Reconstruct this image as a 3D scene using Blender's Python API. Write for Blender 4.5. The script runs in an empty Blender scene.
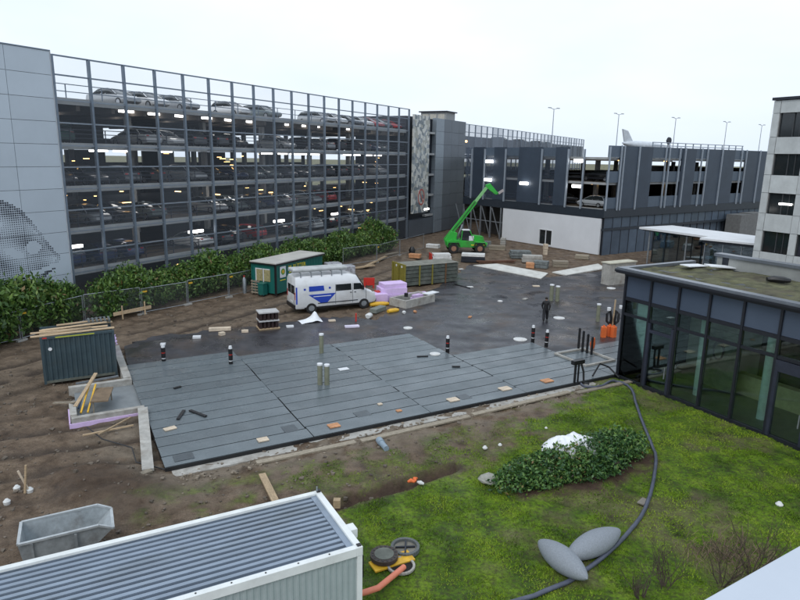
import bpy, bmesh, math, random
import numpy as np
from mathutils import Matrix, Vector
random.seed(7); rng = np.random.default_rng(7)
SC = bpy.context.scene; COL = SC.collection
R = math.radians; PI = math.pi

# ------------------------------------------------------------------ camera
CAM_H = 11.8; PITCH = R(12.9); ROLL = R(1.0)
cam = bpy.data.cameras.new('camera'); cam.sensor_width = 36; cam.lens = 630 / 800 * 36
cam.clip_start = 0.1; cam.clip_end = 4000
cam_o = bpy.data.objects.new('camera', cam); COL.objects.link(cam_o)
f_ = Vector((0, math.cos(PITCH), -math.sin(PITCH))); u_ = Vector((1, 0, 0)).cross(f_)
r_ = math.cos(ROLL) * Vector((1, 0, 0)) + math.sin(ROLL) * u_; u_ = r_.cross(f_)
cam_o.matrix_world = Matrix(((r_.x, u_.x, -f_.x, 0), (r_.y, u_.y, -f_.y, 0), (r_.z, u_.z, -f_.z, CAM_H), (0, 0, 0, 1)))
SC.camera = cam_o

# ------------------------------------------------------------------ overcast sky, weak sun, exposure
SUN_EL, SUN_AZ = R(48), R(205)
w = bpy.data.worlds.new('World'); SC.world = w; w.use_nodes = True
nt = w.node_tree; nt.nodes.clear()
sky = nt.nodes.new('ShaderNodeTexSky'); sky.sky_type = 'NISHITA'; sky.sun_disc = False
sky.sun_elevation = SUN_EL; sky.sun_rotation = SUN_AZ; sky.air_density = 1.6; sky.dust_density = 4
tc = nt.nodes.new('ShaderNodeTexCoord')
cl = nt.nodes.new('ShaderNodeTexNoise'); cl.inputs['Scale'].default_value = 1.6; cl.inputs['Detail'].default_value = 5
mp = nt.nodes.new('ShaderNodeMapping'); mp.inputs['Scale'].default_value = (1, 1, 2.5)
nt.links.new(tc.outputs['Generated'], mp.inputs['Vector']); nt.links.new(mp.outputs[0], cl.inputs['Vector'])
cr = nt.nodes.new('ShaderNodeValToRGB')
cr.color_ramp.elements[0].position = 0.30; cr.color_ramp.elements[0].color = (0.68, 0.80, 0.955, 1)
cr.color_ramp.elements[1].position = 0.68; cr.color_ramp.elements[1].color = (0.91, 0.985, 1.07, 1)
nt.links.new(cl.outputs['Fac'], cr.inputs[0])
sc_ = nt.nodes.new('ShaderNodeVectorMath'); sc_.operation = 'SCALE'; sc_.inputs['Scale'].default_value = 8.6
nt.links.new(cr.outputs[0], sc_.inputs[0])
mx = nt.nodes.new('ShaderNodeMix'); mx.data_type = 'RGBA'; mx.inputs['Factor'].default_value = 0.93
nt.links.new(sky.outputs[0], mx.inputs[6]); nt.links.new(sc_.outputs[0], mx.inputs[7])
bg = nt.nodes.new('ShaderNodeBackground'); bg.inputs['Strength'].default_value = 0.1
wo = nt.nodes.new('ShaderNodeOutputWorld')
nt.links.new(mx.outputs[2], bg.inputs['Color']); nt.links.new(bg.outputs[0], wo.inputs[0])
sun = bpy.data.lights.new('sun', 'SUN'); sun.energy = 0.7; sun.angle = R(25); sun.color = (1, 0.97, 0.93)
sun_o = bpy.data.objects.new('sun', sun); COL.objects.link(sun_o)
sd = Vector((math.sin(SUN_AZ) * math.cos(SUN_EL), math.cos(SUN_AZ) * math.cos(SUN_EL), math.sin(SUN_EL)))
sun_o.rotation_euler = sd.to_track_quat('Z', 'Y').to_euler()
vs = SC.view_settings; vs.view_transform = 'Standard'; vs.look = 'None'; vs.gamma = 1; vs.exposure = 0.42; vs.use_curve_mapping = False
SC.render.engine = 'CYCLES'; SC.cycles.max_bounces = 8; SC.cycles.transparent_max_bounces = 24

# ------------------------------------------------------------------ materials
MATS = {}
def mat(name, col, rough=0.6, metal=0.0, var=0.12, scale=3.0, bump=0.0, bscale=None, spec=0.5, coat=0.0, dirt=None, dirt_amt=0.0, stretch=(1, 1, 1), per_obj=0.0, rvar=0.0):
    if name in MATS: return MATS[name]
    m = bpy.data.materials.new(name); m.use_nodes = True; t = m.node_tree; b = t.nodes['Principled BSDF']
    co = t.nodes.new('ShaderNodeTexCoord'); ma = t.nodes.new('ShaderNodeMapping'); ma.inputs['Scale'].default_value = stretch
    t.links.new(co.outputs['Object'], ma.inputs['Vector'])
    n = t.nodes.new('ShaderNodeTexNoise'); n.inputs['Scale'].default_value = scale; n.inputs['Detail'].default_value = 6; n.inputs['Roughness'].default_value = 0.65
    t.links.new(ma.outputs[0], n.inputs['Vector'])
    r = t.nodes.new('ShaderNodeValToRGB')
    lo = tuple(max(0, c * (1 - var * 1.6)) for c in col) + (1,); hi = tuple(min(1, c * (1 + var)) for c in col) + (1,)
    r.color_ramp.elements[0].position = 0.3; r.color_ramp.elements[0].color = lo
    r.color_ramp.elements[1].position = 0.7; r.color_ramp.elements[1].color = hi
    t.links.new(n.outputs['Fac'], r.inputs[0]); out = r.outputs[0]
    if per_obj:
        oi = t.nodes.new('ShaderNodeObjectInfo'); mr = t.nodes.new('ShaderNodeMapRange')
        mr.inputs['To Min'].default_value = 1 - per_obj; mr.inputs['To Max'].default_value = 1 + per_obj
        t.links.new(oi.outputs['Random'], mr.inputs['Value'])
        s = t.nodes.new('ShaderNodeVectorMath'); s.operation = 'SCALE'
        t.links.new(out, s.inputs[0]); t.links.new(mr.outputs[0], s.inputs['Scale']); out = s.outputs[0]
    if dirt:
        n2 = t.nodes.new('ShaderNodeTexNoise'); n2.inputs['Scale'].default_value = scale * 0.4; n2.inputs['Detail'].default_value = 8; n2.inputs['Roughness'].default_value = 0.7
        t.links.new(ma.outputs[0], n2.inputs['Vector'])
        rr = t.nodes.new('ShaderNodeValToRGB'); rr.color_ramp.elements[0].position = 0.5; rr.color_ramp.elements[1].position = 0.72
        rr.color_ramp.elements[1].color = (dirt_amt,) * 3 + (1,)
        t.links.new(n2.outputs['Fac'], rr.inputs[0])
        mm = t.nodes.new('ShaderNodeMix'); mm.data_type = 'RGBA'; mm.inputs[7].default_value = tuple(dirt) + (1,)
        t.links.new(rr.outputs[0], mm.inputs['Factor']); t.links.new(out, mm.inputs[6]); out = mm.outputs[2]
    t.links.new(out, b.inputs['Base Color'])
    b.inputs['Roughness'].default_value = rough; b.inputs['Metallic'].default_value = metal
    b.inputs['Specular IOR Level'].default_value = spec; b.inputs['Coat Weight'].default_value = coat
    if rvar:
        mr2 = t.nodes.new('ShaderNodeMapRange'); mr2.inputs['From Min'].default_value = 0.3; mr2.inputs['From Max'].default_value = 0.7
        mr2.inputs['To Min'].default_value = max(0.03, rough - rvar); mr2.inputs['To Max'].default_value = min(1, rough + rvar)
        n3 = t.nodes.new('ShaderNodeTexNoise'); n3.inputs['Scale'].default_value = scale * 0.6; n3.inputs['Detail'].default_value = 4
        t.links.new(ma.outputs[0], n3.inputs['Vector']); t.links.new(n3.outputs['Fac'], mr2.inputs['Value']); t.links.new(mr2.outputs[0], b.inputs['Roughness'])
    if bump:
        bp = t.nodes.new('ShaderNodeBump'); bp.inputs['Strength'].default_value = bump; bp.inputs['Distance'].default_value = 0.03
        nb = t.nodes.new('ShaderNodeTexNoise'); nb.inputs['Scale'].default_value = bscale or scale * 5; nb.inputs['Detail'].default_value = 5
        t.links.new(ma.outputs[0], nb.inputs['Vector']); t.links.new(nb.outputs['Fac'], bp.inputs['Height']); t.links.new(bp.outputs[0], b.inputs['Normal'])
    MATS[name] = m; return m
def emit(name, col, st):
    if name in MATS: return MATS[name]
    m = bpy.data.materials.new(name); m.use_nodes = True; b = m.node_tree.nodes['Principled BSDF']
    b.inputs['Base Color'].default_value = (0.8, 0.8, 0.8, 1); b.inputs['Emission Color'].default_value = tuple(col) + (1,); b.inputs['Emission Strength'].default_value = st
    MATS[name] = m; return m
def glass(name, tint, refl=0.0, rough=0.02):
    # thin pane: fresnel reflection over tinted see-through
    if name in MATS: return MATS[name]
    m = bpy.data.materials.new(name); m.use_nodes = True; t = m.node_tree; t.nodes.clear()
    tr = t.nodes.new('ShaderNodeBsdfTransparent'); tr.inputs[0].default_value = tuple(tint) + (1,)
    gl = t.nodes.new('ShaderNodeBsdfGlossy'); gl.inputs['Roughness'].default_value = rough; gl.inputs['Color'].default_value = (0.9, 0.95, 0.95, 1)
    fr = t.nodes.new('ShaderNodeFresnel'); fr.inputs['IOR'].default_value = 1.5
    ad = t.nodes.new('ShaderNodeMath'); ad.operation = 'ADD'; ad.use_clamp = True; ad.inputs[1].default_value = refl
    t.links.new(fr.outputs[0], ad.inputs[0])
    mi = t.nodes.new('ShaderNodeMixShader'); o = t.nodes.new('ShaderNodeOutputMaterial')
    t.links.new(ad.outputs[0], mi.inputs[0]); t.links.new(tr.outputs[0], mi.inputs[1]); t.links.new(gl.outputs[0], mi.inputs[2]); t.links.new(mi.outputs[0], o.inputs[0])
    MATS[name] = m; return m
def veil(name, col, cover):
    # fine steel net, far too fine to resolve: part wire, part open
    if name in MATS: return MATS[name]
    m = bpy.data.materials.new(name); m.use_nodes = True; t = m.node_tree; b = t.nodes['Principled BSDF']
    b.inputs['Base Color'].default_value = tuple(col) + (1,); b.inputs['Metallic'].default_value = 0.3; b.inputs['Roughness'].default_value = 0.6; b.inputs['Specular IOR Level'].default_value = 0.2
    oi = t.nodes.new('ShaderNodeObjectInfo'); mr = t.nodes.new('ShaderNodeMapRange'); mr.inputs['To Min'].default_value = cover * 0.5; mr.inputs['To Max'].default_value = cover * 1.6
    t.links.new(oi.outputs['Random'], mr.inputs['Value']); t.links.new(mr.outputs[0], b.inputs['Alpha'])
    MATS[name] = m; return m

# ------------------------------------------------------------------ mesh helpers
class MB:
    def __init__(s): s.v = []; s.f = []; s.m = []
    def add(s, vs, fs, mi=0):
        o = len(s.v); s.v += [tuple(p) for p in vs]; s.f += [tuple(i + o for i in f) for f in fs]; s.m += [mi] * len(fs); return s
    def box(s, x0, x1, y0, y1, z0, z1, mi=0):
        return s.add([(x0,y0,z0),(x1,y0,z0),(x1,y1,z0),(x0,y1,z0),(x0,y0,z1),(x1,y0,z1),(x1,y1,z1),(x0,y1,z1)],
                     [(0,3,2,1),(4,5,6,7),(0,1,5,4),(1,2,6,5),(2,3,7,6),(3,0,4,7)], mi)
    def bar(s, a, b, w, h=None, mi=0, up=(0,0,1)):
        a = Vector(a); b = Vector(b); h = h or w; d = (b - a).normalized(); u = Vector(up)
        if abs(d.dot(u)) > 0.98: u = Vector((1, 0, 0))
        x = d.cross(u).normalized() * w / 2; y = x.cross(d).normalized() * h / 2
        vs = [a-x-y, a+x-y, a+x+y, a-x+y, b-x-y, b+x-y, b+x+y, b-x+y]
        return s.add(vs, [(0,1,2,3),(7,6,5,4),(0,4,5,1),(1,5,6,2),(2,6,7,3),(3,7,4,0)], mi)
    def tube(s, pts, r, n=8, mi=0, cap=True):
        pts = [Vector(p) for p in pts]; rs = r if isinstance(r, (list, tuple)) else [r] * len(pts); vs = []; fs = []
        ref = None
        for i, p in enumerate(pts):
            d = (pts[min(i+1, len(pts)-1)] - pts[max(i-1, 0)]).normalized()
            if ref is None: ref = Vector((0,0,1)) if abs(d.z) < 0.9 else Vector((1,0,0))
            x = d.cross(ref).normalized(); y = d.cross(x).normalized(); ref = -y if False else (x.cross(d))
            for k in range(n):
                a = 2*PI*k/n; vs.append(p + (x*math.cos(a) + y*math.sin(a)) * rs[i])
        for i in range(len(pts)-1):
            for k in range(n):
                a = i*n+k; b = i*n+(k+1) % n; fs.append((a, b, b+n, a+n))
        if cap: fs.append(tuple(range(n-1, -1, -1))); fs.append(tuple((len(pts)-1)*n + k for k in range(n)))
        return s.add(vs, fs, mi)
    def cyl(s, c, r, h, n=16, mi=0, r2=None):
        r2 = r if r2 is None else r2; x, y, z = c
        vs = [(x+r*math.cos(2*PI*k/n), y+r*math.sin(2*PI*k/n), z) for k in range(n)] + [(x+r2*math.cos(2*PI*k/n), y+r2*math.sin(2*PI*k/n), z+h) for k in range(n)]
        return s.add(vs, [(k, (k+1) % n, n+(k+1) % n, n+k) for k in range(n)] + [tuple(range(n-1, -1, -1)), tuple(range(n, 2*n))], mi)
    def prism(s, poly, z0, z1, mi=0):
        n = len(poly); vs = [(x, y, z0) for x, y in poly] + [(x, y, z1) for x, y in poly]
        return s.add(vs, [(k, (k+1) % n, n+(k+1) % n, n+k) for k in range(n)] + [tuple(range(n-1, -1, -1)), tuple(range(n, 2*n))], mi)
    def xprism(s, poly, y0, y1, mi=0):   # polygon in x-z extruded along y
        n = len(poly); vs = [(x, y0, z) for x, z in poly] + [(x, y1, z) for x, z in poly]
        return s.add(vs, [(k, n+k, n+(k+1) % n, (k+1) % n) for k in range(n)] + [tuple(range(n)), tuple(range(2*n-1, n-1, -1))], mi)
    def loft(s, rings, mi=0):
        n = len(rings[0]); vs = [p for r in rings for p in r]; fs = []
        for i in range(len(rings)-1):
            for k in range(n):
                a = i*n+k; b = i*n+(k+1) % n; fs.append((a, b, b+n, a+n))
        fs.append(tuple(range(n-1, -1, -1))); fs.append(tuple((len(rings)-1)*n+k for k in range(n)))
        return s.add(vs, fs, mi)
    def build(s, name, m, parent=None, loc=None, bevel=0, smooth=False, seg=2):
        me = bpy.data.meshes.new(name); me.from_pydata(s.v, [], s.f)
        for x in (m if isinstance(m, (list, tuple)) else [m]): me.materials.append(x)
        if any(s.m): me.polygons.foreach_set('material_index', s.m)
        bm = bmesh.new(); bm.from_mesh(me); bmesh.ops.recalc_face_normals(bm, faces=bm.faces)
        if bevel: bmesh.ops.bevel(bm, geom=[e for e in bm.edges], offset=bevel, segments=seg, affect='EDGES', profile=0.6, clamp_overlap=True)
        bm.to_mesh(me); bm.free()
        if smooth: me.polygons.foreach_set('use_smooth', [True] * len(me.polygons)); me.set_sharp_from_angle(angle=R(40))
        o = bpy.data.objects.new(name, me); COL.objects.link(o)
        if parent: o.parent = parent
        if loc: o.location = loc
        return o
def tag(o, label=None, cat=None, group=None, kind=None):
    if label: o['label'] = label
    if cat: o['category'] = cat
    if group: o['group'] = group
    if kind: o['kind'] = kind
    return o
def thing(name, label, cat, loc=(0,0,0), rz=0.0, group=None):
    o = bpy.data.objects.new(name, None); COL.objects.link(o); o.empty_display_size = 0.3
    o.location = tuple(loc) + (0,)*(3-len(loc)); o.rotation_euler = (0, 0, rz); return tag(o, label, cat, group)
def copy_part(o, parent, loc=None, rot=None, scale=None):
    c = o.copy(); COL.objects.link(c); c.parent = parent
    if loc is not None: c.location = loc
    if rot is not None: c.rotation_euler = rot
    if scale is not None: c.scale = scale
    return c
def copy_tree(o, parent=None):
    c = o.copy(); COL.objects.link(c); c.parent = parent
    for ch in list(o.children): copy_tree(ch, c)
    return c
def unit_box(): return MB().box(-.5, .5, -.5, .5, -.5, .5)
_boxes = {}
def bx(name, m, parent, x0, x1, y0, y1, z0, z1, bevel=0.0):
    return MB().box(x0, x1, y0, y1, z0, z1).build(name, m, parent, bevel=bevel)
ORD = ['first','second','third','fourth','fifth','sixth','seventh','eighth','ninth','tenth','eleventh','twelfth','thirteenth','fourteenth','fifteenth','sixteenth','seventeenth','eighteenth','nineteenth','twentieth','twenty-first','twenty-second','twenty-third','twenty-fourth','twenty-fifth','twenty-sixth','twenty-seventh','twenty-eighth','twenty-ninth','thirtieth']

# the site's own grids (origin, rotation about z)
DO, DR = (-8.73, 21.72), R(29)             # roof deck, pavilion: x along the strips, y away from the camera
GO, GR = (-24.12, 45.31), R(61.7)          # long parking garage: x along the facade, y into the building
WO, WR = (24.91, 78.12), R(35)             # dark garage wing: corner at the origin
def D(u, v, z=0): return (DO[0] + u*math.cos(DR) - v*math.sin(DR), DO[1] + u*math.sin(DR) + v*math.cos(DR), z)
def Gp(u, v, z=0): return (GO[0] + u*math.cos(GR) - v*math.sin(GR), GO[1] + u*math.sin(GR) + v*math.cos(GR), z)
def poly_in(px, py, poly):
    ins = np.zeros(px.shape, bool); j = len(poly) - 1
    for i in range(len(poly)):
        xi, yi = poly[i][:2]; xj, yj = poly[j][:2]
        c = ((yi > py) != (yj > py)) & (px < (xj-xi) * (py-yi) / (yj-yi+1e-12) + xi); ins ^= c; j = i
    return ins
def poly_dist(px, py, poly):
    d = np.full(px.shape, 1e9)
    for i in range(len(poly)):
        ax, ay = poly[i-1][:2]; bx_, by_ = poly[i][:2]; vx, vy = bx_-ax, by_-ay
        t = np.clip(((px-ax)*vx + (py-ay)*vy) / (vx*vx+vy*vy+1e-9), 0, 1)
        d = np.minimum(d, np.hypot(px-ax-t*vx, py-ay-t*vy))
    return np.where(poly_in(px, py, poly), d, -d)
_perm = rng.random((256, 256))
def vnoise(x, y):
    xi = np.floor(x).astype(int); yi = np.floor(y).astype(int); fx = x-xi; fy = y-yi; fx = fx*fx*(3-2*fx); fy = fy*fy*(3-2*fy)
    g = lambda a, b: _perm[a % 256, b % 256]
    return (g(xi,yi)*(1-fx)+g(xi+1,yi)*fx)*(1-fy) + (g(xi,yi+1)*(1-fx)+g(xi+1,yi+1)*fx)*fy
def fbm(x, y, o=4):
    s = 0; a = 0.5
    for k in range(o): s = s + a*vnoise(x*2**k+17*k, y*2**k+31*k); a *= 0.5
    return s
# shared materials
M_white = mat('white_paint', (0.72, 0.74, 0.76), 0.5, var=0.05)
M_steel = mat('galvanised_steel', (0.36, 0.39, 0.42), 0.45, 0.7, var=0.15, scale=4)
M_conc = mat('pale_concrete', (0.40, 0.39, 0.36), 0.85, var=0.18, scale=2.5, bump=0.3, dirt=(0.16,0.13,0.10), dirt_amt=0.7)
M_dark = mat('dark_grey_metal', (0.022, 0.026, 0.036), 0.45, 0.3, var=0.1)
M_wood = mat('raw_timber', (0.50, 0.37, 0.23), 0.75, var=0.25, scale=6, stretch=(1, 8, 8), per_obj=0.25, dirt=(0.12,0.09,0.06), dirt_amt=0.6)
M_wood2 = mat('weathered_timber', (0.30, 0.26, 0.20), 0.8, var=0.3, scale=6, stretch=(1, 8, 8), per_obj=0.25, dirt=(0.12,0.1,0.07), dirt_amt=0.6)
M_black = mat('black_plastic', (0.012, 0.012, 0.014), 0.4, var=0.1)
M_rubber = mat('tyre_rubber', (0.015, 0.015, 0.016), 0.8, var=0.1)
M_orange = mat('orange_plastic', (0.75, 0.16, 0.04), 0.5, var=0.1)
M_red = mat('red_paint', (0.55, 0.03, 0.02), 0.45, var=0.1)
M_yellow = mat('yellow_paint', (0.72, 0.42, 0.03), 0.5, var=0.15, dirt=(0.1,0.08,0.05), dirt_amt=0.4)
M_lilac = mat('lilac_foam', (0.66, 0.50, 0.78), 0.8, var=0.06)
M_lamp_refl = emit('lamp_and_reflection_white', (1.0, 0.98, 0.95), 4.5)  # ceiling lamps, and the added glowing strips that stand for window reflections
M_warm_glow = emit('lamp_and_glint_warm', (1.0, 0.58, 0.2), 4.0)  # warm lamps, and the added glowing glints in the long garage

# ------------------------------------------------------------------ ground, lawn, slab
lawn = [(-2.27, 19.43), (0.12, 21.43), (2.88, 22.86), (5.11, 25.41), (7.85, 28.66), (11.08, 31.81), (12.55, 33.13), D(24.6,-0.5)[:2], D(24.6,-22)[:2], (26,6), (-1.5,8), (-1.5,13)]
slab = [(-16.98, 37.20), (-16.13, 39.45), (-12.51, 41.13), (-9.58, 42.34), (-5.75, 45.11), (-3.54, 45.26), (-1.73, 44.51), (-0.60, 47.31), (1.51, 51.64), (3.71, 57.67), (5.94, 64.01), (7.77, 69.69), (10.96, 70.02), (14.93, 62.66), (22.04, 67.32), (23.89, 65.15), D(30,0.4)[:2], D(20,0.4)[:2], D(0.3,0.4)[:2], D(0.3,12.6)[:2], D(0.1,14)[:2]]
deck_poly = [D(0.2,0.2)[:2], D(29,0.2)[:2], D(29,4.5)[:2], D(23.4,4.5)[:2], D(23.4,6.7)[:2], D(17.3,6.7)[:2], D(17.3,12)[:2], D(6,13)[:2], D(0.2,13)[:2]]
pit_poly = [D(-2.7,6.4)[:2], D(0.4,6.4)[:2], D(0.4,10.2)[:2], D(-2.7,10.2)[:2]]
pav_poly = [D(24.0,-0.05)[:2], D(34,-0.05)[:2], D(34,-24)[:2], D(24.0,-24)[:2]]
def axis(lo, hi, st, far0, far1):
    a = list(np.arange(lo, hi + 1e-6, st)); s = st; x = lo
    left = []
    while x > far0: s *= 1.28; x -= s; left.append(x)
    s = st; x = a[-1]
    while x < far1: s *= 1.22; x += s; a.append(x)
    return np.array(left[::-1] + a)
gx = axis(-33, 24, 0.21, -900, 900); gy = axis(11, 62, 0.21, -300, 1500)
X, Y = np.meshgrid(gx, gy); nx, ny = len(gx), len(gy)
gd = poly_dist(X, Y, lawn); edge = fbm(X*0.9, Y*0.9)*3.2 - 1.5 + (fbm(X*3.1+5, Y*3.1)-0.47)*1.6
grass = np.clip((gd + edge) / 0.9 + 0.5, 0, 1)
patch = poly_dist(X, Y, [(-9.45, 19.39), (-5.47, 21.38), (-2.64, 22.74), (1.38, 24.87), (5.85, 28.32), (8.11, 29.70), (2.82, 22.29), (-2.19, 18.70), (-6.11, 17.48)])
grass = np.maximum(grass, np.clip((patch+0.6)*0.8, 0, 0.5) * np.clip((fbm(X*1.3+9, Y*1.3)-0.46)*9, 0, 1))
far = np.hypot(X, Y-30) > 95
tr = poly_dist(X, Y, [(-2.33, 19.94), (-0.07, 21.20), (2.28, 22.76), (2.37, 22.43), (0.05, 20.70), (-2.11, 19.50)]); trench = np.clip(tr*3+0.9+(fbm(X*2, Y*2)-.47)*1.5, 0, 1)
bed = poly_dist(X, Y, [(3.57, 21.03), (4.57, 20.30), (6.33, 20.23), (8.63, 21.42), (9.96, 22.55), (10.48, 24.10), (6.49, 23.08)]); bedm = np.clip((bed+(fbm(X*2.2+4, Y*2.2)-.47)*1.8)*2.2+.3, 0, 1)
grass = grass*(1-trench)*(1-bedm)*np.clip((fbm(X*.55+11, Y*.55)-.22)*6, .5, 1)
dirt_amp = (1 - grass*0.5)
Z = (fbm(X*0.35, Y*0.35, 3)-0.44)*0.22 + (fbm(X*1.7, Y*1.7, 4)-0.47)*0.17*dirt_amp + (fbm(X*6, Y*6, 2)-0.37)*0.06
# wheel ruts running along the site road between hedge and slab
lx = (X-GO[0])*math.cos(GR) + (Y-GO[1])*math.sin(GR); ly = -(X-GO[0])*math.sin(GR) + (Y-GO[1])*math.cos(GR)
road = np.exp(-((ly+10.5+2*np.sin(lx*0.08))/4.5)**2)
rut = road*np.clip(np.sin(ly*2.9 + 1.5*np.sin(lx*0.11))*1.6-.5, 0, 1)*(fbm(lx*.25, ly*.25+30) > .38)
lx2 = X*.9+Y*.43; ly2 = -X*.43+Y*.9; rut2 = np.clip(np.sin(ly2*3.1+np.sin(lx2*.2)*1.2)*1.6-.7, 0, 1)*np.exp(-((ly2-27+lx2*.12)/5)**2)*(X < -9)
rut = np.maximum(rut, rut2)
Z -= rut*0.14 + 0.02*road
# the dug trench, mud heaps and the two plot levels
Z -= np.clip(tr*1.5+0.2, 0, 0.34); Z += bedm*.06
heap = poly_dist(X, Y, [(-13.48, 21.71), (-11.43, 23.01), (-7.52, 20.80), (-8.41, 18.51), (-11.80, 19.31)])
Z += np.clip(heap*0.35, 0, 0.28)*(0.5+fbm(X*1.5+3, Y*1.5))
for pl, dep in ((deck_poly, 0.5), (pit_poly, 0.5), (pav_poly, 0.4), (slab, 0.12)):
    d = poly_dist(X, Y, pl); Z = np.where(d > -0.15, np.minimum(Z, -dep*np.clip((d+0.15)/0.3, 0, 1)), Z)
lip = poly_dist(X, Y, slab); Z = np.where((lip < 0.3) & (lip > -0.9), np.minimum(Z, 0.02), Z)
Z = np.where(far, -0.05, Z); Z = np.where(ly > -0.5, np.minimum(Z, -0.02), Z)
me = bpy.data.meshes.new('ground')
vv = np.stack([X.ravel(), Y.ravel(), Z.ravel()], 1)
idx = np.arange(nx*ny).reshape(ny, nx)
ff = np.stack([idx[:-1,:-1].ravel(), idx[:-1,1:].ravel(), idx[1:,1:].ravel(), idx[1:,:-1].ravel()], 1)
me.from_pydata(vv.tolist(), [], ff.tolist()); me.polygons.foreach_set('use_smooth', [True]*len(me.polygons))
def fattr(me, name, a):
    at = me.attributes.new(name, 'FLOAT', 'POINT'); at.data.foreach_set('value', np.ascontiguousarray(a.ravel(), dtype=np.float32))
grass = np.where(far, .35, grass); fattr(me, 'grass', grass)
sand = np.clip(1.15 - np.abs(poly_dist(X, Y, deck_poly)+1.0)/2.2, 0, 1) * (Y < 45) * (fbm(X*1.1+40, Y*1.1) > 0.36)
sand = np.maximum(sand*0.9, road*0.35)
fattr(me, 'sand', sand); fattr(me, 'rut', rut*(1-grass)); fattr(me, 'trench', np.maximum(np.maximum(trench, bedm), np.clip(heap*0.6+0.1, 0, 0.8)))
def ground_material():
    m = bpy.data.materials.new('muddy_ground'); m.use_nodes = True; t = m.node_tree; b = t.nodes['Principled BSDF']
    co = t.nodes.new('ShaderNodeTexCoord'); L = t.links.new
    def noise(sc, det=8, ro=0.65):
        n = t.nodes.new('ShaderNodeTexNoise'); n.inputs['Scale'].default_value = sc; n.inputs['Detail'].default_value = det; n.inputs['Roughness'].default_value = ro; L(co.outputs['Object'], n.inputs['Vector']); return n.outputs['Fac']
    def ramp(f, stops):
        r = t.nodes.new('ShaderNodeValToRGB'); e = r.color_ramp.elements
        while len(e) < len(stops): e.new(0.5)
        for k, (p, c) in enumerate(stops): e[k].position = p; e[k].color = tuple(c) + (1,)
        L(f, r.inputs[0]); return r.outputs[0]
    def mix(f, a, c):
        n = t.nodes.new('ShaderNodeMix'); n.data_type = 'RGBA'; L(f, n.inputs['Factor']); L(a, n.inputs[6]); L(c, n.inputs[7]); return n.outputs[2]
    def att(nm): a = t.nodes.new('ShaderNodeAttribute'); a.attribute_name = nm; return a.outputs['Fac']
    soil = ramp(noise(1.3), [(0.30, (0.044,0.029,0.018)), (0.43, (0.112,0.078,0.052)), (0.57, (0.180,0.131,0.090)), (0.7, (0.235,0.175,0.124))])
    stones = ramp(noise(14, 4), [(0.66, (0,0,0)), (0.78, (0.8,0.8,0.8))])
    fine = ramp(noise(22, 6, 0.75), [(0.35, (0.45,0.43,0.42)), (0.55, (1,1,1)), (0.75, (1.35,1.32,1.28))]); mu = t.nodes.new('ShaderNodeMix'); mu.data_type = 'RGBA'; mu.blend_type = 'MULTIPLY'; mu.inputs['Factor'].default_value = 0.8; L(soil, mu.inputs[6]); L(fine, mu.inputs[7]); soil = mu.outputs[2]
    pale = ramp(noise(9), [(0.3, (0.16,0.14,0.115)), (0.7, (0.3,0.27,0.22))])
    soil = mix(stones, soil, pale)
    soil = mix(att('sand'), soil, ramp(noise(2.2), [(0.3, (0.13,0.105,0.078)), (0.7, (0.25,0.205,0.155))]))
    soil = mix(att('trench'), soil, ramp(noise(3), [(0.3, (0.035,0.022,0.015)), (0.7, (0.085,0.055,0.037))]))
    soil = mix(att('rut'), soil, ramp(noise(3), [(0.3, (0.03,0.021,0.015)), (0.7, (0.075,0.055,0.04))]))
    gr = ramp(noise(0.9), [(0.32, (0.018,0.040,0.004)), (0.43, (0.062,0.125,0.006)), (0.56, (0.125,0.215,0.010)), (0.70, (0.205,0.29,0.022))])
    gr = mix(ramp(noise(7, 4), [(0.38, (0.75,0.75,0.75)), (0.58, (0,0,0))]), gr, ramp(noise(2.5), [(0.3, (0.02,0.03,0.008)), (0.7, (0.06,0.055,0.02))]))
    L(mix(att('grass'), soil, gr), b.inputs['Base Color'])
    rr = ramp(noise(0.7, 5), [(0.38, (0.42,)*3), (0.58, (0.85,)*3)]); L(rr, b.inputs['Roughness'])
    bp = t.nodes.new('ShaderNodeBump'); bp.inputs['Strength'].default_value = 0.9; bp.inputs['Distance'].default_value = 0.10; L(noise(6, 9, 0.72), bp.inputs['Height']); L(bp.outputs[0], b.inputs['Normal'])
    b.inputs['Specular IOR Level'].default_value = 0.25
    return m
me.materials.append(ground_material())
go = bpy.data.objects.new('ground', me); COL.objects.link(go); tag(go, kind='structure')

# wet dark cellar slab behind the strips
def slab_material():
    m = mat('wet_dark_slab', (0.042, 0.042, 0.049), 0.36, var=0.4, scale=0.8, bump=0.25, bscale=12, dirt=(0.10, 0.066, 0.042), dirt_amt=0.75, rvar=0.28, stretch=(1, 1, 1))
    return m
rs_ = random.Random(5); slab_r = []
for i in range(len(slab)):
    (ax, ay), (bx2, by2) = slab[i][:2], slab[(i+1) % len(slab)][:2]
    for k in range(7 if i < 13 else 1):
        t_ = k/7; am = .28 if 0 < k and i < 13 else 0; slab_r.append((ax+(bx2-ax)*t_+rs_.uniform(-am, am), ay+(by2-ay)*t_+rs_.uniform(-am, am)))
so = MB().prism(slab_r, -0.25, 0.05).build('cellar_slab', slab_material()); tag(so, kind='structure')
# pale screed strips at the far edge of the slab
for i, pl in enumerate(([(8.04, 69.06), (10.89, 70.35), (15.43, 64.91), (14.03, 61.78)], [(16.00, 65.55), (17.07, 63.94), (22.67, 68.62), (22.68, 71.57)])):
    o = MB().prism(pl, 0.0, 0.11).build('concrete_strip', mat('screed', (0.62,0.62,0.58), 0.8, var=0.12, scale=1.5, dirt=(0.25,0.22,0.18), dirt_amt=0.5)); tag(o, kind='structure')

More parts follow.
